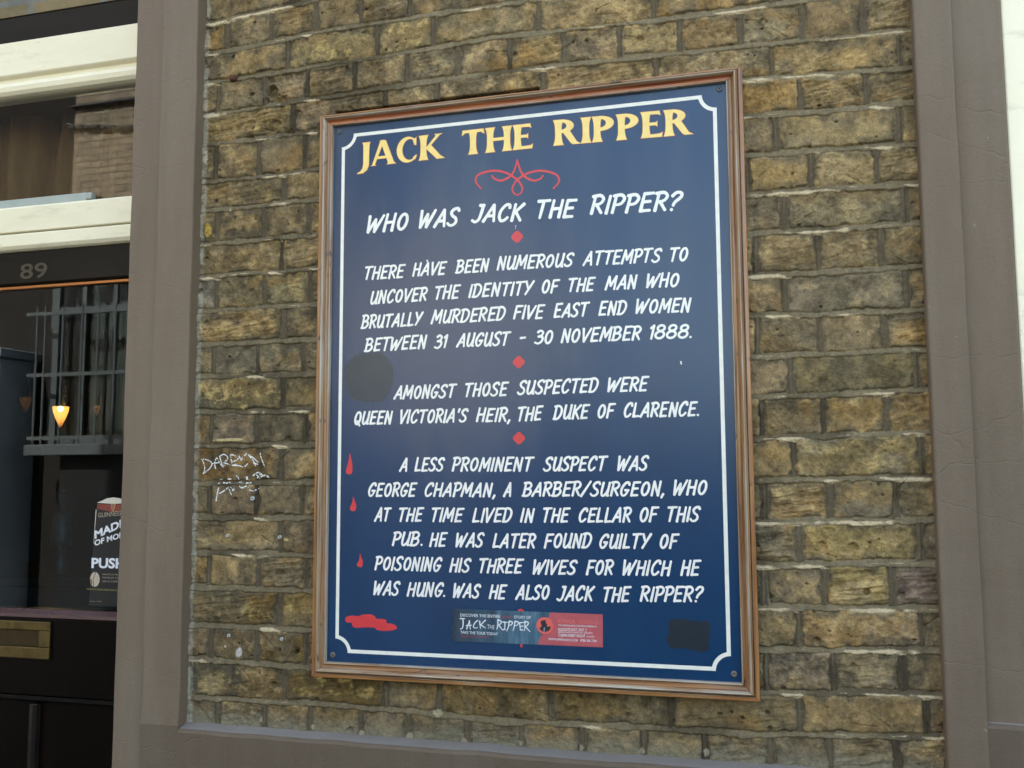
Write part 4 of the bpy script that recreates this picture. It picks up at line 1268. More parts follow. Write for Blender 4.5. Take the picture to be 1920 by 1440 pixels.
# ------------------------------------------------------------------ walking-tour sticker on the sign
YS = YP - .0008
stk = thing('tour_sticker', 'small torn blue and red walking tour sticker on the navy board', 'sticker')
S_ = lambda u, v: pl(840 + u / 6.4, 1130 + v / 6.4, YS)
def blue_mat():
    m = mat('sticker_blue_print', (.05, .12, .18), .35)
    nt, n, b = nodes(m)
    st = noise(nt, 45, 5, .7, (1.0, 1, .12))
    c_ = ramp(nt, st, [(.28, (.012, .030, .05)), (.5, (.05, .125, .185)), (.72, (.20, .32, .40))])
    tc = n.new('ShaderNodeTexCoord'); sx = n.new('ShaderNodeSeparateXYZ'); nt.links.new(tc.outputs['Object'], sx.inputs[0])
    mr = n.new('ShaderNodeMapRange')
    mr.inputs['From Min'].default_value = S_(70, 250)[0]; mr.inputs['From Max'].default_value = S_(800, 250)[0]
    mr.inputs['To Min'].default_value = .92; mr.inputs['To Max'].default_value = .12
    nt.links.new(sx.outputs['X'], mr.inputs['Value'])
    c_ = mixc(nt, mr.outputs[0], c_, (.010, .022, .040))
    nt.links.new(c_, b.inputs['Base Color'])
    return m
YSB = -0.0004
tl, tr, br_, bl_ = S_(60, 72), S_(1857, 140), S_(1860, 537), S_(72, 462)
out = [tl, tr, br_, bl_]
rr = random.Random(4)
left_edge = [S_(45 + rr.uniform(-8, 22), 462 - (462 - 72) * k / 12) for k in range(1, 12)]
mb = MB()
allp = [tl, tr, br_, bl_] + left_edge
mb.add([(p_[0], YS, p_[1]) for p_ in allp] + [(p_[0], YP - .0005, p_[1]) for p_ in allp],
       [tuple(range(len(allp)))] + [(i, (i + 1) % len(allp), len(allp) + (i + 1) % len(allp), len(allp) + i) for i in range(len(allp))])
mb.build('blue_print', blue_mat(), stk)
rp = [S_(1225, 117), tr, br_, S_(1078, 501), S_(1100, 430), S_(1150, 330), S_(1200, 200)]
redp = mottled('sticker_red_print', (.40, .075, .085), (.46, .10, .11), 60, .35)
fl = Flat(YS + .0001); fl.poly([(p_[0], p_[1]) for p_ in rp], YS - .0001); fl.build('red_print', redp, stk)
fl = Flat(YS)
cc = S_(1162, 275)
fl.poly([(cc[0] + .0165 * math.cos(k * math.pi / 16), cc[1] + .0158 * math.sin(k * math.pi / 16)) for k in range(32)], YS - .0002)
fl.build('emblem_disc', mottled('sticker_coral', (.66, .10, .085), (.72, .13, .10), 60, .35), stk)
fl = Flat(YS)
for sh in ([(1112, 232), (1122, 215), (1168, 206), (1172, 212), (1178, 250), (1192, 256), (1188, 266), (1110, 250)],
           [(1118, 252), (1185, 262), (1192, 290), (1232, 282), (1230, 312), (1205, 340), (1165, 352), (1125, 340), (1102, 315), (1102, 295), (1122, 290)]):
    fl.poly([S_(*p_) for p_ in sh], YS - .0003 - .00005 * len(fl.mb.f))
fl.build('emblem_figure', mat('sticker_black', (.018, .020, .024), .4), stk)
fl = Flat(YS); fl.poly([S_(1150, 300), S_(1166, 298), S_(1158, 352), S_(1146, 362)], YS - .00045); fl.build('emblem_blade', mat('sticker_steel', (.20, .30, .36), .4), stk)
wmb, rmb, cmb = (film('sticker_white', (.66, .68, .68)), film('sticker_dark_red', (.30, .05, .06)), film('sticker_coral_ink', (.68, .15, .13)))
def sticker_text(mb, s, u0, v0, u1, v1, cap, bold=.0, y=YS - .0003, shear=0):
    a_, b_ = S_(u0, v0), S_(u1, v1)
    d = (b_[0] - a_[0], b_[1] - a_[1]); L = math.hypot(*d); u = (d[0] / L, d[1] / L)
    q = MB()
    put_text(q, s, a_, u, (-u[1], u[0]), L, cap / 6.4 / 955, y, bold, shear)
    q.build('print_line', mb, stk)
sticker_text(wmb, 'DISCOVER THE ENTIRE', 147, 165, 625, 182, 34, .012)
sticker_text(rmb, 'BLOODY', 648, 184, 778, 189, 28, .012)
sticker_text(wmb, 'STORY OF', 795, 188, 996, 194, 32, .012)
sticker_text(wmb, 'TAKE THE TOUR TODAY', 150, 370, 600, 392, 32, .012)
sticker_text(rmb, 'TICKETS ON SALE INSIDE', 155, 415, 490, 425, 24, .006)
sticker_text(wmb, 'THE', 470, 310, 555, 322, 48)
sticker_text(cmb, 'RIPPER VISION', 1322, 248, 1785, 264, 46, .0)
sticker_text(wmb, 'THE ORIGINAL JACK THE RIPPER EXPERIENCE', 1322, 280, 1783, 297, 19, .008)
sticker_text(wmb, 'ALDGATE EAST, EXIT 3', 1320, 336, 1662, 345, 32, .012)
sticker_text(wmb, '(BESIDE WHITE CHAPEL ART GALLERY)', 1320, 362, 1735, 374, 18, .006)
sticker_text(wmb, '7:30PM EVERY NIGHT', 1324, 408, 1650, 416, 32, .012)
sticker_text(wmb, '(2 HOURS)', 1662, 416, 1755, 419, 19, .006)
sticker_text(wmb, 'WWW.RIPPERVISION.COM', 1205, 450, 1555, 466, 26, .010)
sticker_text(wmb, '0780 306 7344', 1588, 467, 1785, 474, 28, .010)
fl = Flat(YS)
SK = [[(145, 190), (205, 192)], [(180, 190), (182, 260), (172, 305), (145, 315)], [(225, 315), (258, 215)], [(258, 215), (268, 320)], [(220, 275), (285, 270)],
      [(355, 215), (325, 240), (305, 285), (325, 305), (355, 295)], [(380, 220), (390, 310)], [(450, 210), (388, 270)], [(395, 265), (450, 305)],
      [(600, 200), (598, 275), (585, 320)], [(600, 205), (640, 225), (630, 255), (602, 262)], [(605, 262), (650, 320)], [(660, 232), (720, 236)], [(685, 232), (680, 325)], [(655, 325), (690, 318)],
      [(735, 225), (725, 290), (705, 340)], [(735, 222), (775, 235), (760, 265), (730, 272)], [(805, 225), (795, 290), (782, 335)], [(805, 222), (845, 235), (832, 268), (800, 275)],
      [(860, 245), (870, 325)], [(860, 240), (915, 236)], [(862, 285), (905, 280)], [(868, 325), (905, 330)], [(925, 225), (920, 335)], [(925, 225), (965, 240), (950, 275), (922, 280)], [(925, 282), (985, 348)]]
scrawl = film('sticker_scrawl', (.72, .74, .74))
for i_, s in enumerate(SK):
    if i_ == 10:
        fl.build('scrawled_word', scrawl, stk)
        fl = Flat(YS)
    q = [S_(*p_) for p_ in s]
    cv = catmull([(*p_, 0) for p_ in q], 6) if len(q) > 2 else [Vector((*q[0], 0)).lerp(Vector((*q[1], 0)), t / 4) for t in range(5)]
    fl.ribbon([(p_[0], p_[1]) for p_ in cv], .00115, taper=lambda t: 1.1 - .5 * t, y=YS - .0003 - .00003 * (fl.k % 8)); fl.k += 1
fl.build('scrawled_word', scrawl, stk)

# ------------------------------------------------------------------ doorway on the left: fanlight, door, interior
YD = 0.12                                    # face of the door and the window bars
XD0, XD1 = -1.95, XL0 - .004
fan = thing('fanlight_window', 'cream framed fanlight over the black pub door', 'window')
def moulded_bar(name, prof, x0, x1, mt, parent):
    """(y, z) profile swept along x"""
    return MB().prism(prof, x0, x1, 'x').build(name, mt, parent, bevel=.0012)
# upper rail with a flat face, a quirk and an ovolo
moulded_bar('top_rail', [(YD + .06, .937), (YD, .937), (YD, .850), (YD + .004, .846), (YD + .013, .842), (YD + .013, .833), (YD + .006, .829), (YD + .003, .820), (YD + .005, .808), (YD + .012, .800), (YD + .022, .797), (YD + .06, .797)], XD0, XD1, M['cream'], fan)
moulded_bar('lower_rail', [(YD + .06, .500), (YD + .004, .500), (YD, .495), (YD, .4345), (YD + .006, .4325), (YD + .06, .4325)], XD0, XD1, M['cream'], fan)
moulded_bar('transom', [(YD + .06, .4295), (YD + .002, .4295), (YD - .002, .426), (YD - .002, .398), (YD + .004, .390), (YD + .012, .386), (YD + .06, .386)], XD0, XD1, M['cream'], fan)
MB().box(XD1 - .012, XD1 + .04, YD + .02, YD + .06, .48, .81).build('stile', M['cream'], fan)
MB().box(XD0, XD1, YD + .034, YD + .038, .48, .81).build('pane', GLASS, fan)
x_s = pl(170, 370, YD + .03)[0]
MB().box(XD0, x_s, YD + .014, YD + .030, .501, .524).build('stay_bar', M['lead'], fan, bevel=.002)
MB().box(x_s + .002, x_s + .018, YD + .010, YD + .028, .505, .522).build('stay_catch', M['lead'], fan, bevel=.003)
# dark beam above, standing in for a dark reflection in an upper pane
beam = thing('reflection_beam', 'dark brown beam standing in for a pane reflection above the cream fanlight', 'beam')
MB().box(XD0, XD1, YD + .012, YD + .10, .939, 1.012).build('beam_face', M['darkbrown'], beam, bevel=.003)

door = thing('pub_door', 'black panelled pub door with tall glass pane and brass letter plate', 'door')
head = MB().prism([(YD + .06, .384), (YD + .012, .384), (YD + .012, .305), (YD + .02, .300), (YD + .06, .300)], XD0, XD1, 'x').build('head_board', M['darkbrown'], door, bevel=.001)
num = MB()
gx0, gz0 = pl(37, 523, YD + .0105); gx1, gz1 = pl(88, 516, YD + .0105)
put_text(num, '89', (gx0, gz0), (1, 0.0), (0, 1), gx1 - gx0, .038, YD + .0108, .012)
num.build('house_number', mottled('faded_gilt', (.028, .020, .008), (.060, .044, .018), 120, .55), door)
MB().box(XD0, XD1, YD + .018, YD + .03, .2915, .2985).build('copper_strip', M['copper'], door, bevel=.001)
MB().box(XD0, XD1, YD + .030, YD + .036, -.502, .291).build('door_pane', glass_mat('teal_tinted_glass', (.70, .86, .90), ior=1.75), door)
MOULD = mottled('black_gloss_moulding', (.005, .0035, .003), (.012, .008, .006), 14, .22, 80, .1, .001, spec=.55)
# rails and panels below the glass
ZR = -.500
MB().prism([(YD + .06, ZR), (YD + .028, ZR), (YD + .014, ZR - .010), (YD + .010, ZR - .018), (YD + .06, ZR - .018)], XD0, XD1, 'x').build('glazing_bead', mottled('dark_red_gloss', (.045, .016, .013), (.07, .025, .02), 20, .25), door, bevel=.001)
MB().box(XD0, XD1, YD + .012, YD + .06, -.700, ZR - .019).build('lock_rail', M['blackgloss'], door, bevel=.002)
MB().box(XD0, XD1, YD + .030, YD + .06, -1.70, -.702).build('lower_panel', M['blackgloss'], door)
MB().prism([(YD + .03, -.702), (YD + .012, -.702), (YD + .016, -.712), (YD + .024, -.718), (YD + .03, -.720)], XD0, XD1, 'x').build('panel_moulding', MOULD, door)
xv = pl(59, 1380, YD + .012)[0]
MB().prism([(xv - .012, YD + .03), (xv - .010, YD + .012), (xv + .002, YD + .011), (xv + .008, YD + .016), (xv + .012, YD + .024), (xv + .012, YD + .03)], -1.70, -.7205, 'z').build('panel_moulding', MOULD, door, bevel=.001)
# brass letter plate
lx0, lx1, lz0, lz1 = -1.44, -1.206, -.6145, -.5265
plate = MB()
hx0, hx1, hz0, hz1 = -1.42, -1.238, -.587, -.548
for a_ in ((lx0, lx1, hz1, lz1), (lx0, lx1, lz0, hz0), (hx1, lx1, hz0, hz1), (lx0, hx0, hz0, hz1)):
    plate.box(a_[0], a_[1], YD + .0045, YD + .0118, a_[2], a_[3])
pt = plate.build('letter_plate', M['brass'], door, bevel=.0022)
MB().box(hx0 + .002, hx1 - .002, YD + .0108, YD + .0116, hz0 + .001, hz1 - .001).build('letter_flap', mottled('dark_tarnished_brass', (.035, .023, .008), (.065, .044, .016), 40, .55, metal=.7), pt)

# beer sticker on the door pane: a pint-shaped sheet, right part behind the pier from here
YK = YD + .0285
bs = thing('beer_sticker', 'black pint shaped beer sticker with cream head and PUSH lettering on the door pane', 'sticker')
K_ = lambda u, v: pl(140 + u / 6.0, 910 + v / 6.0, YK)
kx0, kx1 = K_(160, 1330)[0], K_(160, 1330)[0] + .118
kt, kb_ = K_(300, 135)[1], K_(300, 1360)[1]
ktl = K_(240, 300)[0]
kmid = (kx0 + kx1) / 2
half_t = kmid - ktl
def pint(z, grow_=0):
    t = (kt - z) / (kt - kb_)
    return half_t * (1 + .22 * t) + grow_
prof_l = []
for k in range(9):
    a_ = math.pi * (1 - k / 8)
    prof_l.append((kmid + half_t * math.cos(a_), kt - .030 + .030 * math.sin(a_)))
shape = prof_l + [(kmid + pint(kb_), kb_), (kmid - pint(kb_), kb_)]
stb = mottled('sticker_stout_black', (.006, .006, .008), (.010, .009, .010), 30, .3)
fl = Flat(YK); fl.poly(shape, YK); fl.build('sticker_sheet', stb, bs)
fl = Flat(YK)
zh = K_(300, 195)[1]
fl.poly([(x_, z_) for x_, z_ in prof_l if z_ > zh - .001] + [(kmid + half_t * .97, zh), (kmid, zh - .003), (kmid - half_t * .97, zh)], YK - .0003)
fl.ribbon([(kmid - half_t * .98 - .0006, kt - .030), (kmid - half_t * 1.02, kt - .06), (kmid - half_t * 1.06, kt - .11)], .0012, taper=lambda t: 1 - .6 * t, y=YK - .0003)
fl.build('cream_head', film('sticker_cream', (.60, .55, .44)), bs)
fl = Flat(YK)
zr2 = K_(300, 290)[1]
fl.poly([(kmid - half_t * .93, zh - .002), (kmid, zh - .005), (kmid + half_t * .93, zh - .002), (kmid + half_t * .95, zr2 + .006), (kmid, zr2 - .003), (kmid - half_t * .95, zr2 + .006)], YK - .0002)
fl.build('red_band', mottled('sticker_red_brown', (.16, .022, .012), (.24, .045, .025), 50, .35), bs)
fl = Flat(YK)
hc = K_(372, 248)
hc = (kmid, hc[1])
fl.ribbon([(hc[0] - .006, hc[1] + .008), (hc[0] + .006, hc[1] + .008)], .0011, y=YK - .0004)
fl.ribbon([(hc[0] - .006, hc[1] + .007), (hc[0] - .004, hc[1] - .003), (hc[0], hc[1] - .010)], .0009, y=YK - .00045)
fl.ribbon([(hc[0] + .005, hc[1] + .007), (hc[0] + .003, hc[1] - .002), (hc[0], hc[1] - .010)], .0009, y=YK - .0005)
for k in range(4): fl.ribbon([(hc[0] - .003 + k * .002, hc[1] + .006), (hc[0] - .002 + k * .0014, hc[1] - .003)], .0003, y=YK - .00055)
fl.build('harp_mark', film('sticker_gilt', (.42, .26, .12)), bs)
kmb, smb = film('sticker_bright_white', (.74, .74, .76)), film('sticker_small_gilt', (.40, .33, .24))
def ktext(mb, s, u0, v0, u1, v1, cap, n_vis, bold=.0, full=None):
    """n_vis leading letters span u0..u1 in the photo; the rest runs on behind the pier"""
    a_, b_ = K_(u0, v0), K_(u1, v1)
    d = (b_[0] - a_[0], b_[1] - a_[1]); L = math.hypot(*d); u = (d[0] / L, d[1] / L)
    q = MB()
    put_text(q, s, a_, u, (-u[1] * .3, 1), L * (full or len(s) / n_vis), cap / 6.0 / 800, YK - .0006, bold)
    q.build('print_line', mb, bs)
ktext(smb, 'GUINNESS', 268, 362, 480, 342, 52, 6.6)
ktext(kmb, 'MADE', 228, 600, 478, 492, 88, 3, .035, 1.36)
ktext(kmb, 'OF MORE', 225, 680, 470, 605, 62, 4.6, .03)
ktext(kmb, 'PUSH', 190, 925, 462, 930, 112, 3, .035, 1.38)
ktext(smb, 'WATCH RUGBY', 312, 1010, 428, 1012, 18, 5)
ktext(smb, 'WORLD CUP', 312, 1046, 428, 1048, 18, 5)
ktext(smb, '2013 LIVE', 312, 1088, 428, 1090, 18, 6)
ktext(smb, 'DRINK AWARE', 170, 1308, 305, 1310, 8, 11)
fl = Flat(YK)
rc = K_(228, 1058)
fl.poly([(rc[0] + .0135 * math.cos(k * .2094) * (1), rc[1] + .0175 * math.sin(k * .2094)) for k in range(30)], YK - .0004)
fl.build('rugby_ball', mottled('ball_print', (.42, .36, .26), (.55, .47, .34), 90, .4), bs)
fl = Flat(YK)
fl.ribbon([(rc[0] - .002, rc[1] - .0165), (rc[0] - .005, rc[1]), (rc[0] + .002, rc[1] + .0168)], .0010, y=YK - .0006)
fl.poly([(rc[0] - .0132, rc[1] - .002), (rc[0] - .008, rc[1] - .014), (rc[0] - .0065, rc[1] - .009), (rc[0] - .0105, rc[1] + .002)], YK - .0007)
fl.build('ball_seam', film('ball_seam_red', (.18, .035, .03)), bs)
fl = Flat(YK)
a_, b_ = K_(142, 1165), K_(430, 1185)
fl.ribbon([(a_[0], a_[1]), (b_[0], a_[1] - .001), (kx1 - .002, a_[1] - .001)], .0022, y=YK - .0003)
fl.build('turf_line', mottled('turf_print', (.05, .045, .015), (.12, .10, .035), 200, .5), bs)

# --- interior of the bar, seen through the glass
inner = thing('bar_interior', 'dim dark bar room behind the glass door', 'room')
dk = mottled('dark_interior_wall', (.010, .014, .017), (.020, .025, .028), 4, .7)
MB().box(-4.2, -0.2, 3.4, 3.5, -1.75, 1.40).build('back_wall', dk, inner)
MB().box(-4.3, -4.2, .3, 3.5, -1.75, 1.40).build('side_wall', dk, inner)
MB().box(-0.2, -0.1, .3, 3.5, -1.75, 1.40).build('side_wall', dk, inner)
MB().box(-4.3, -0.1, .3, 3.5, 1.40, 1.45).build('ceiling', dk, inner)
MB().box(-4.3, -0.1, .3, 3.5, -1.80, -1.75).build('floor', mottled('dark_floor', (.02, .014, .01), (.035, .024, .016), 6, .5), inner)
counter = thing('bar_counter', 'dark bar counter inside the pub behind the door glass', 'counter')
MB().box(-4.0, -1.2, 1.5, 2.0, -1.75, -.62).build('counter_front', dk, counter)
MB().box(-4.05, -1.15, 1.45, 2.05, -.62, -.58).build('counter_top', mottled('dark_polished_top', (.02, .016, .014), (.035, .026, .02), 10, .25), counter, bevel=.005)
# beer tap on the counter
tx, tz = pl(115, 1045, 1.6)
tap = thing('beer_tap', 'pale grey beer pump standing on the bar counter', 'beer tap')
gm = mottled('pewter', (.06, .065, .068), (.10, .105, .105), 30, .4, metal=.3)
MB().lathe([(.0, -.58 - tz), (.030, -.58 - tz), (.028, -.02), (.014, .0), (.013, .045), (.040, .05), (.044, .07), (.040, .17), (.032, .18), (.010, .19)], (tx, 1.6, tz), 18).build('pump_body', gm, tap, smooth=True)
MB().lathe([(.008, .19), (.012, .21), (.028, .235), (.034, .255), (.026, .275), (.0, .28)], (tx, 1.6, tz), 18).build('pump_handle', mottled('dull_pink_enamel', (.09, .05, .045), (.12, .07, .06), 30, .4), tap, smooth=True)
# wall lamps
warm = emit('warm_lit_glass', (1.0, .32, .07), 0.75, (.25, .09, .03))
def wall_lamp(px, py, y, s, label, kbulb, kglow):
    x_, z_ = pl(px, py, y)
    t = thing('bar_lamp', label, 'lamp', 'amber lamps glowing inside the bar')
    b_ = emit('amber_bulb', (1.0, .55, .16), kbulb, (.8, .5, .2))
    g_ = emit('amber_glass', (1.0, .26, .045), kglow, (.012, .004, .002))
    nt, n, bb = nodes(g_)                    # lit from the bulb inside: the glass glows less the farther it is from it
    geo = n.new('ShaderNodeNewGeometry')
    vd = n.new('ShaderNodeVectorMath'); vd.operation = 'DISTANCE'
    vd.inputs[1].default_value = (x_ + .029 * s, y - .036 * s, z_ + ZC)
    nt.links.new(geo.outputs['Position'], vd.inputs[0])
    fo = n.new('ShaderNodeMapRange'); fo.interpolation_type = 'SMOOTHERSTEP'
    fo.inputs['From Min'].default_value = .02 * s; fo.inputs['From Max'].default_value = .15 * s
    fo.inputs['To Min'].default_value = kglow * 2.2; fo.inputs['To Max'].default_value = 0.0
    nt.links.new(vd.outputs['Value'], fo.inputs['Value'])
    nt.links.new(fo.outputs[0], bb.inputs['Emission Strength'])
    MB().lathe([(0, -.115 * s), (.010 * s, -.10 * s), (.030 * s, -.055 * s), (.046 * s, -.01 * s), (.050 * s, .022 * s)], (x_, y, z_), 20).build('shade', g_, t, smooth=True)
    MB().lathe([(0, -.016 * s), (.011 * s, -.011 * s), (.016 * s, 0), (.011 * s, .011 * s), (0, .016 * s)], (x_ + .029 * s, y - .036 * s, z_ + .004), 16).build('bulb', b_, t, smooth=True)
    MB().lathe([(.016 * s, .022 * s), (.022 * s, .06 * s), (.016 * s, .12 * s), (.006 * s, .17 * s), (0, .19 * s)], (x_, y + .02, z_), 14).build('stem', M['darkbrown'], t, smooth=True)
    return t
wall_lamp(114, 769, 1.9, .72, 'brightest amber bar lamp with glowing bulb in the middle of the door glass', 24, .30)
wall_lamp(181, 764, 2.8, .42, 'dim amber bar lamp close to the brown pier', .02, .014)
wall_lamp(48, 750, 3.0, .7, 'faint amber bar lamp by the edge of the photo', .01, .006)

# brown curtain behind the fanlight
def curtain():
    mb = MB()
    vs, nxx = [], 120
    for k in range(nxx + 1):
        x_ = -2.0 + 1.12 * k / nxx
        yy = YD + .20 + .020 * math.sin(x_ * 38) + .010 * math.sin(x_ * 91 + 1)
        for zz in (.44, .62, .82): vs.append((x_ + .01 * math.sin(zz * 9), yy + .012 * math.sin(zz * 5 + x_ * 20), zz))
    mb.add(vs, [(3 * k + j, 3 * k + 3 + j, 3 * k + 4 + j, 3 * k + 1 + j) for k in range(nxx) for j in (0, 1)])
    return mb
cur = curtain().build('curtain', mottled('brown_cloth', (.095, .046, .014), (.150, .078, .026), 12, .9, stretch=(2, 1, .3)), None, smooth=True)
so = cur.modifiers.new('thickness', 'SOLIDIFY'); so.thickness = .003
tag(cur, 'brown gathered curtain hanging behind the fanlight pane', 'curtain')

# ------------------------------------------------------------------ right-hand window frame
rw = thing('window_frame', 'white painted window frame beside the right brown pier', 'window')
MB().box(XR0 + .001, XR0 + .050, YM + .010, .10, -.57, ZT).build('outer_stile', M['white'], rw, bevel=.003)
MB().box(XR0 + .050, XR0 + .10, YM + .022, .10, -.57, ZT).build('sash_stile', M['white'], rw, bevel=.003)
MB().box(XR0 + .10, XR0 + 1.1, .05, .056, -.50, 1.2).build('pane', GLASS, rw)
MB().box(XR0 + .10, XR0 + 1.1, YM + .022, .10, -.587, -.50).build('bottom_rail', M['white'], rw, bevel=.003)
MB().box(XR0 + .10, XR0 + 1.1, YM + .022, .10, 1.2, ZT).build('top_rail', M['white'], rw, bevel=.003)
MB().box(XR0 + 1.1, XR0 + 1.2, YM + .010, .10, -.57, ZT).build('outer_stile', M['white'], rw, bevel=.003)

# ------------------------------------------------------------------ the rest of the pub, the street and the houses opposite
def brick_mat(name, c1, c2, mortar, scale=1.0, rough=.9):
    m = mat(name, c1, rough, 0, .2)
    nt, n, b = nodes(m)
    tc = n.new('ShaderNodeTexCoord')
    mp = n.new('ShaderNodeMapping')
    mp.inputs['Rotation'].default_value = (R_(90), 0, 0)
    mp.vector_type = 'TEXTURE'
    br = n.new('ShaderNodeTexBrick')
    br.inputs['Scale'].default_value = scale
    br.inputs['Brick Width'].default_value = .225
    br.inputs['Row Height'].default_value = .075
    br.inputs['Mortar Size'].default_value = .009
    br.inputs['Color1'].default_value = (*c1, 1)
    br.inputs['Color2'].default_value = (*c2, 1)
    br.inputs['Mortar'].default_value = (*mortar, 1)
    nt.links.new(tc.outputs['Object'], mp.inputs[0])
    nt.links.new(mp.outputs[0], br.inputs['Vector'])
    f = noise(nt, 9, 6, .65)
    c_ = mixc(nt, 1.0, br.outputs['Color'], ramp(nt, f, [(.3, (.65, .65, .66)), (.7, (1.2, 1.18, 1.12))]), 'MULTIPLY')
    nt.links.new(c_, b.inputs['Base Color'])
    return m
STOCK = brick_mat('stock_brick_far', (.21, .165, .09), (.16, .13, .08), (.17, .17, .15))
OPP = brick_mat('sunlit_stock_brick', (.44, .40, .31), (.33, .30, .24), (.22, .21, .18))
pub = thing('pub_building', 'tall stock brick pub building above the shopfront', 'building')
MB().box(-8, 8, .03, 5.0, 1.62, 9.0).build('upper_wall', STOCK, pub)
MB().box(-8, XL0, YD + .010, YD + .22, 1.0125, 1.619).build('lintel_wall', STOCK, pub)
MB().box(XL0, XL2 - .0, .051, .22, 1.0125, 1.619).build('lintel_wall', STOCK, pub)
MB().box(-.7595, .7595, .0285, .0295, 1.02, 1.619).build('panel_head', STOCK, pub)
MB().box(-8, XD0 - .001, .03, .3, -1.8, 1.0120).build('ground_wall', STOCK, pub)
MB().box(XR0 + 1.201, 8, .03, .3, -1.8, 1.619).build('ground_wall', STOCK, pub)
MB().box(-8, 8, 4.9, 5.0, -1.8, 1.619).build('rear_wall', STOCK, pub)
MB().box(XR0 + .05, XR0 + 1.15, 1.2, 1.25, -1.8, 1.61).build('room_wall', dk, pub)

YO = -6.5
YV = 2 * (YD + .033) - YO
V_ = lambda px, py: pl(px, py, YV)
# pavement, road, far pavement
MB().box(-60, 60, -1.9, .03, -1.95, -1.80).build('pavement', mottled('paving', (.06, .055, .048), (.09, .085, .075), 4, .85, 60, .3, .002)).__setitem__('kind', 'structure')
MB().box(-60, 60, -4.9, -1.9, -2.05, -1.92).build('road', mottled('asphalt', (.045, .045, .046), (.06, .06, .06), 8, .9, 120, .4, .003)).__setitem__('kind', 'structure')
MB().box(-60, 60, YO, -4.9, -1.95, -1.80).build('far_pavement', mottled('paving_far', (.10, .095, .085), (.15, .145, .13), 4, .85)).__setitem__('kind', 'structure')
MB().box(-300, 300, -300, 300, -2.3, -2.06).build('ground', mottled('ground_earth', (.10, .09, .07), (.14, .13, .11), 1, .95)).__setitem__('kind', 'structure')

# opposite house: a sash window with a grille, cables, sunlit upper brickwork
house = thing('brick_house', 'stock brick house across the street, reflected in the door and fanlight glass', 'house')
xe = V_(142, 250)[0] - .02                    # end of the lit house as mirrored in the fanlight
(xa, za), (xb, zb) = V_(88, 528), V_(205, 832)
wz0, wz1 = zb, za + .35
wx0, wx1 = xa, xb + .9
f_ = house
xh = -4.3
DKW = mottled('shade_darkened_brick', (.006, .009, .011), (.011, .015, .017), 3, .8)  # brick darkened to imitate the shade low on the far side
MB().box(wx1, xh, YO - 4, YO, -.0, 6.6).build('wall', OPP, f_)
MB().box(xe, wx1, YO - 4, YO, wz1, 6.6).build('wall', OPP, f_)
MB().box(xe, wx0 - .001, YO - 4, YO, wz0, wz1 - .001).build('wall', OPP, f_) if wx0 - xe > .01 else None
MB().box(wx1 + .001, xh, YO - 4, YO, wz0, -.001).build('wall', DKW, f_) if wz0 < -.01 else None
MB().box(xe, xh, YO - 4, YO, -1.8, min(wz0, -.0) - .002).build('base_wall', DKW, f_)
MB().box(xe, wx1, YO - 4, YO - .51, min(wz0, 0) - .001, wz1 - .001).build('core', DKW, f_)
if wz0 > 0: MB().box(xe, wx1 - .001, YO - .5, YO, -.001, wz0 - .001).build('base_wall', DKW, f_)
wing = thing('added_outhouse', 'added low white outhouse across the street, for its reflection in the board', 'house')
MB().box(-3.4, -1.7, YO - 3.5, YO, -1.8, 2.1).build('wall', mottled('white_reflecting_render', (.62, .60, .54), (.74, .72, .66), 3, .85), wing)  # added outhouse, kept white to mirror a bright patch in the board
MB().box(-3.5, -1.6, YO - 3.6, YO + .12, 2.101, 2.22).build('roof', mottled('slate', (.05, .052, .058), (.08, .08, .085), 5, .7), wing)
yard = thing('yard_wall', 'dark brick yard wall on the far pavement', 'wall')
MB().box(xh + .001, -3.401, YO - .25, YO, -1.8, .20).build('wall', DKW, yard)
MB().box(-1.699, 30, YO - .25, YO, -1.8, .20).build('wall', brick_mat('sooty_brick', (.09, .075, .055), (.07, .06, .048), (.08, .08, .07)), yard)
MB().box(-1.699, 30, YO - .30, YO + .05, .201, .28).build('coping', mottled('coping_stone', (.2, .2, .19), (.28, .28, .26), 5, .8), yard)
MB().box(wx0, wx1, YO - .5, YO - .4, wz0, wz1).build('window_back', mottled('pane_sky_backing', (.10, .11, .105), (.17, .18, .165), 3, .8, stretch=(3, 1, .4)), f_)  # pale backing imitates sky mirrored in the far panes
pale = mottled('pale_grey_paint', (.085, .115, .125), (.12, .15, .16), 6, .5)
wf = MB().box(wx0, wx0 + .10, YO - .16, YO - .10, wz0, wz1)
wf.box(wx1 - .10, wx1, YO - .16, YO - .10, wz0, wz1)
zm = V_(150, 578)[1]
wf.box(wx0 + .10, wx1 - .10, YO - .16, YO - .11, zm - .04, zm + .04).box(wx0 + .10, wx1 - .10, YO - .16, YO - .11, wz0, wz0 + .10)
for k in (145, 203):
    xk = V_(k, 578)[0]
    wf.box(xk - .025, xk + .025, YO - .15, YO - .115, wz0 + .10, zm - .04).box(xk - .025, xk + .025, YO - .15, YO - .115, zm + .04, wz1)
sash = wf.build('sash_window', pale, f_)
MB().box(wx0 + .1, wx1 - .1, YO - .140, YO - .136, wz0 + .1, wz1 - .01).build('sash_pane', glass_mat('far_glass', (.8, .85, .85)), sash)
MB().box(wx0 - .1, wx1 + .1, YO + .001, YO + .12, wz0 - .12, wz0 - .002).build('window_sill', pale, f_, bevel=.01)
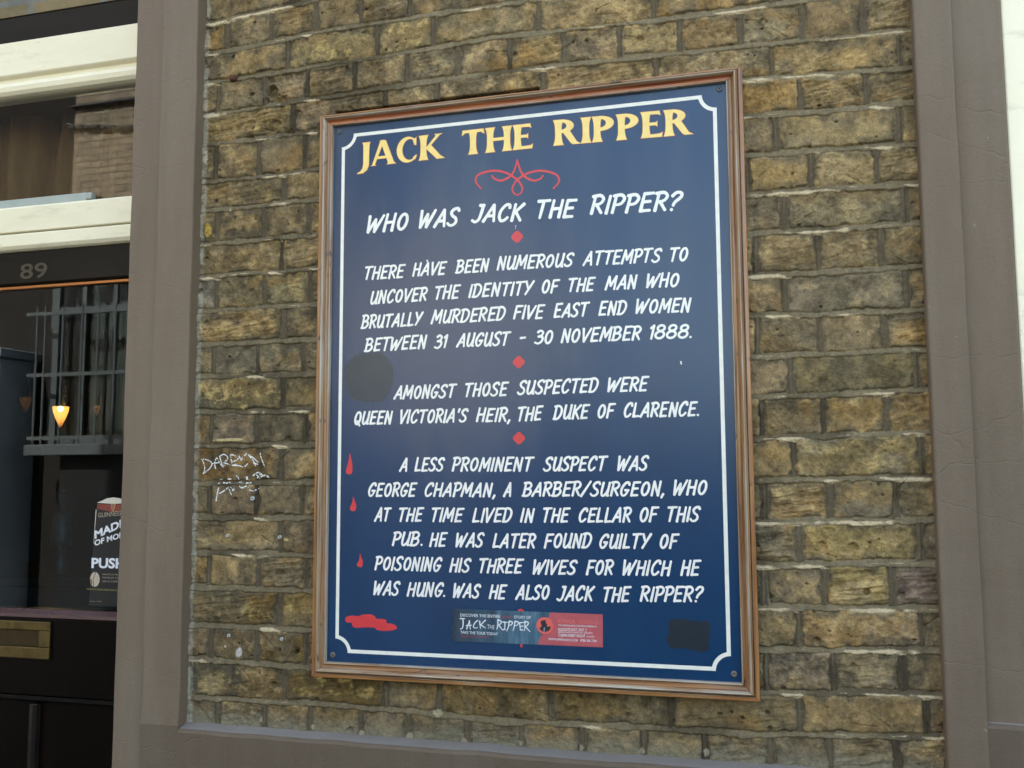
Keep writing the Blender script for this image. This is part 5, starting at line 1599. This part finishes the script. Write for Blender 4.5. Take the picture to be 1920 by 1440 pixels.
gr = MB()
for py in (590, 704, 822):
    zz = V_(100, py)[1]
    gr.box(V_(60, py)[0], wx1 + .1, YO + .06, YO + .075, zz - .02, zz + .02)
for px in (76, 91, 124, 160, 190, 222):
    xx = V_(px, 700)[0]
    gr.tube([(xx, YO + .0675, V_(100, 830)[1] - .05), (xx, YO + .0675, V_(100, 585)[1] + .05)], .014, 8)
gr.build('window_grille', pale, f_)
(cx0, cz0), (cx1, cz1) = V_(125, 238), V_(262, 246)
cab = thing('wall_cable', 'twisted pale cable clipped along the house wall opposite', 'cable')
for ph in (0, 2.1):
    MB().tube([(cx0 + (xh - .1 - cx0) * k / 90, YO + .03 + .012 * math.cos(k * .9 + ph), cz0 + (cz1 - cz0) * k / 30 * .7 + .022 * math.sin(k * .9 + ph)) for k in range(91)], .012, 6).build('strand', pale, cab)
(cx0, cz0), (cx1, cz1) = V_(138, 203), V_(255, 187)
con = MB().tube([(cx0, YO + .03, cz0), (xh - .1, YO + .03, cz0 + (cz1 - cz0) * 2)], .022, 8).build('wall_conduit', mottled('dark_conduit', (.04, .045, .045), (.07, .075, .075), 9, .5))
tag(con, 'dark straight conduit on the house wall opposite', 'conduit')
# dark timber-clad neighbour and a pale post in front of it
nb = thing('timber_house', 'dark timber clad building beyond the brick house across the street', 'house')
MB().box(-30, xe - .001, YO - 4, YO - .3, -1.8, 7.2).build('wall', mottled('black_stained_timber', (.012, .012, .012), (.022, .020, .018), 3, .9, stretch=(8, 1, .4)), nb)
(px0, pz0) = V_(35, 675)
post = thing('rendered_pier', 'pale blue rendered pier at the edge of the house opposite', 'pier')
MB().box(px0 - .9, px0, YO - .29, YO + .25, -1.8, pz0).build('shaft', mottled('pale_blue_render', (.36, .46, .54), (.44, .54, .62), 5, .8), post, bevel=.01)
MB().box(px0 - .95, px0 + .05, YO - .29, YO + .30, pz0 + .001, pz0 + .10).build('cap', mottled('pale_blue_cap', (.24, .32, .38), (.30, .38, .44), 5, .8), post, bevel=.01)
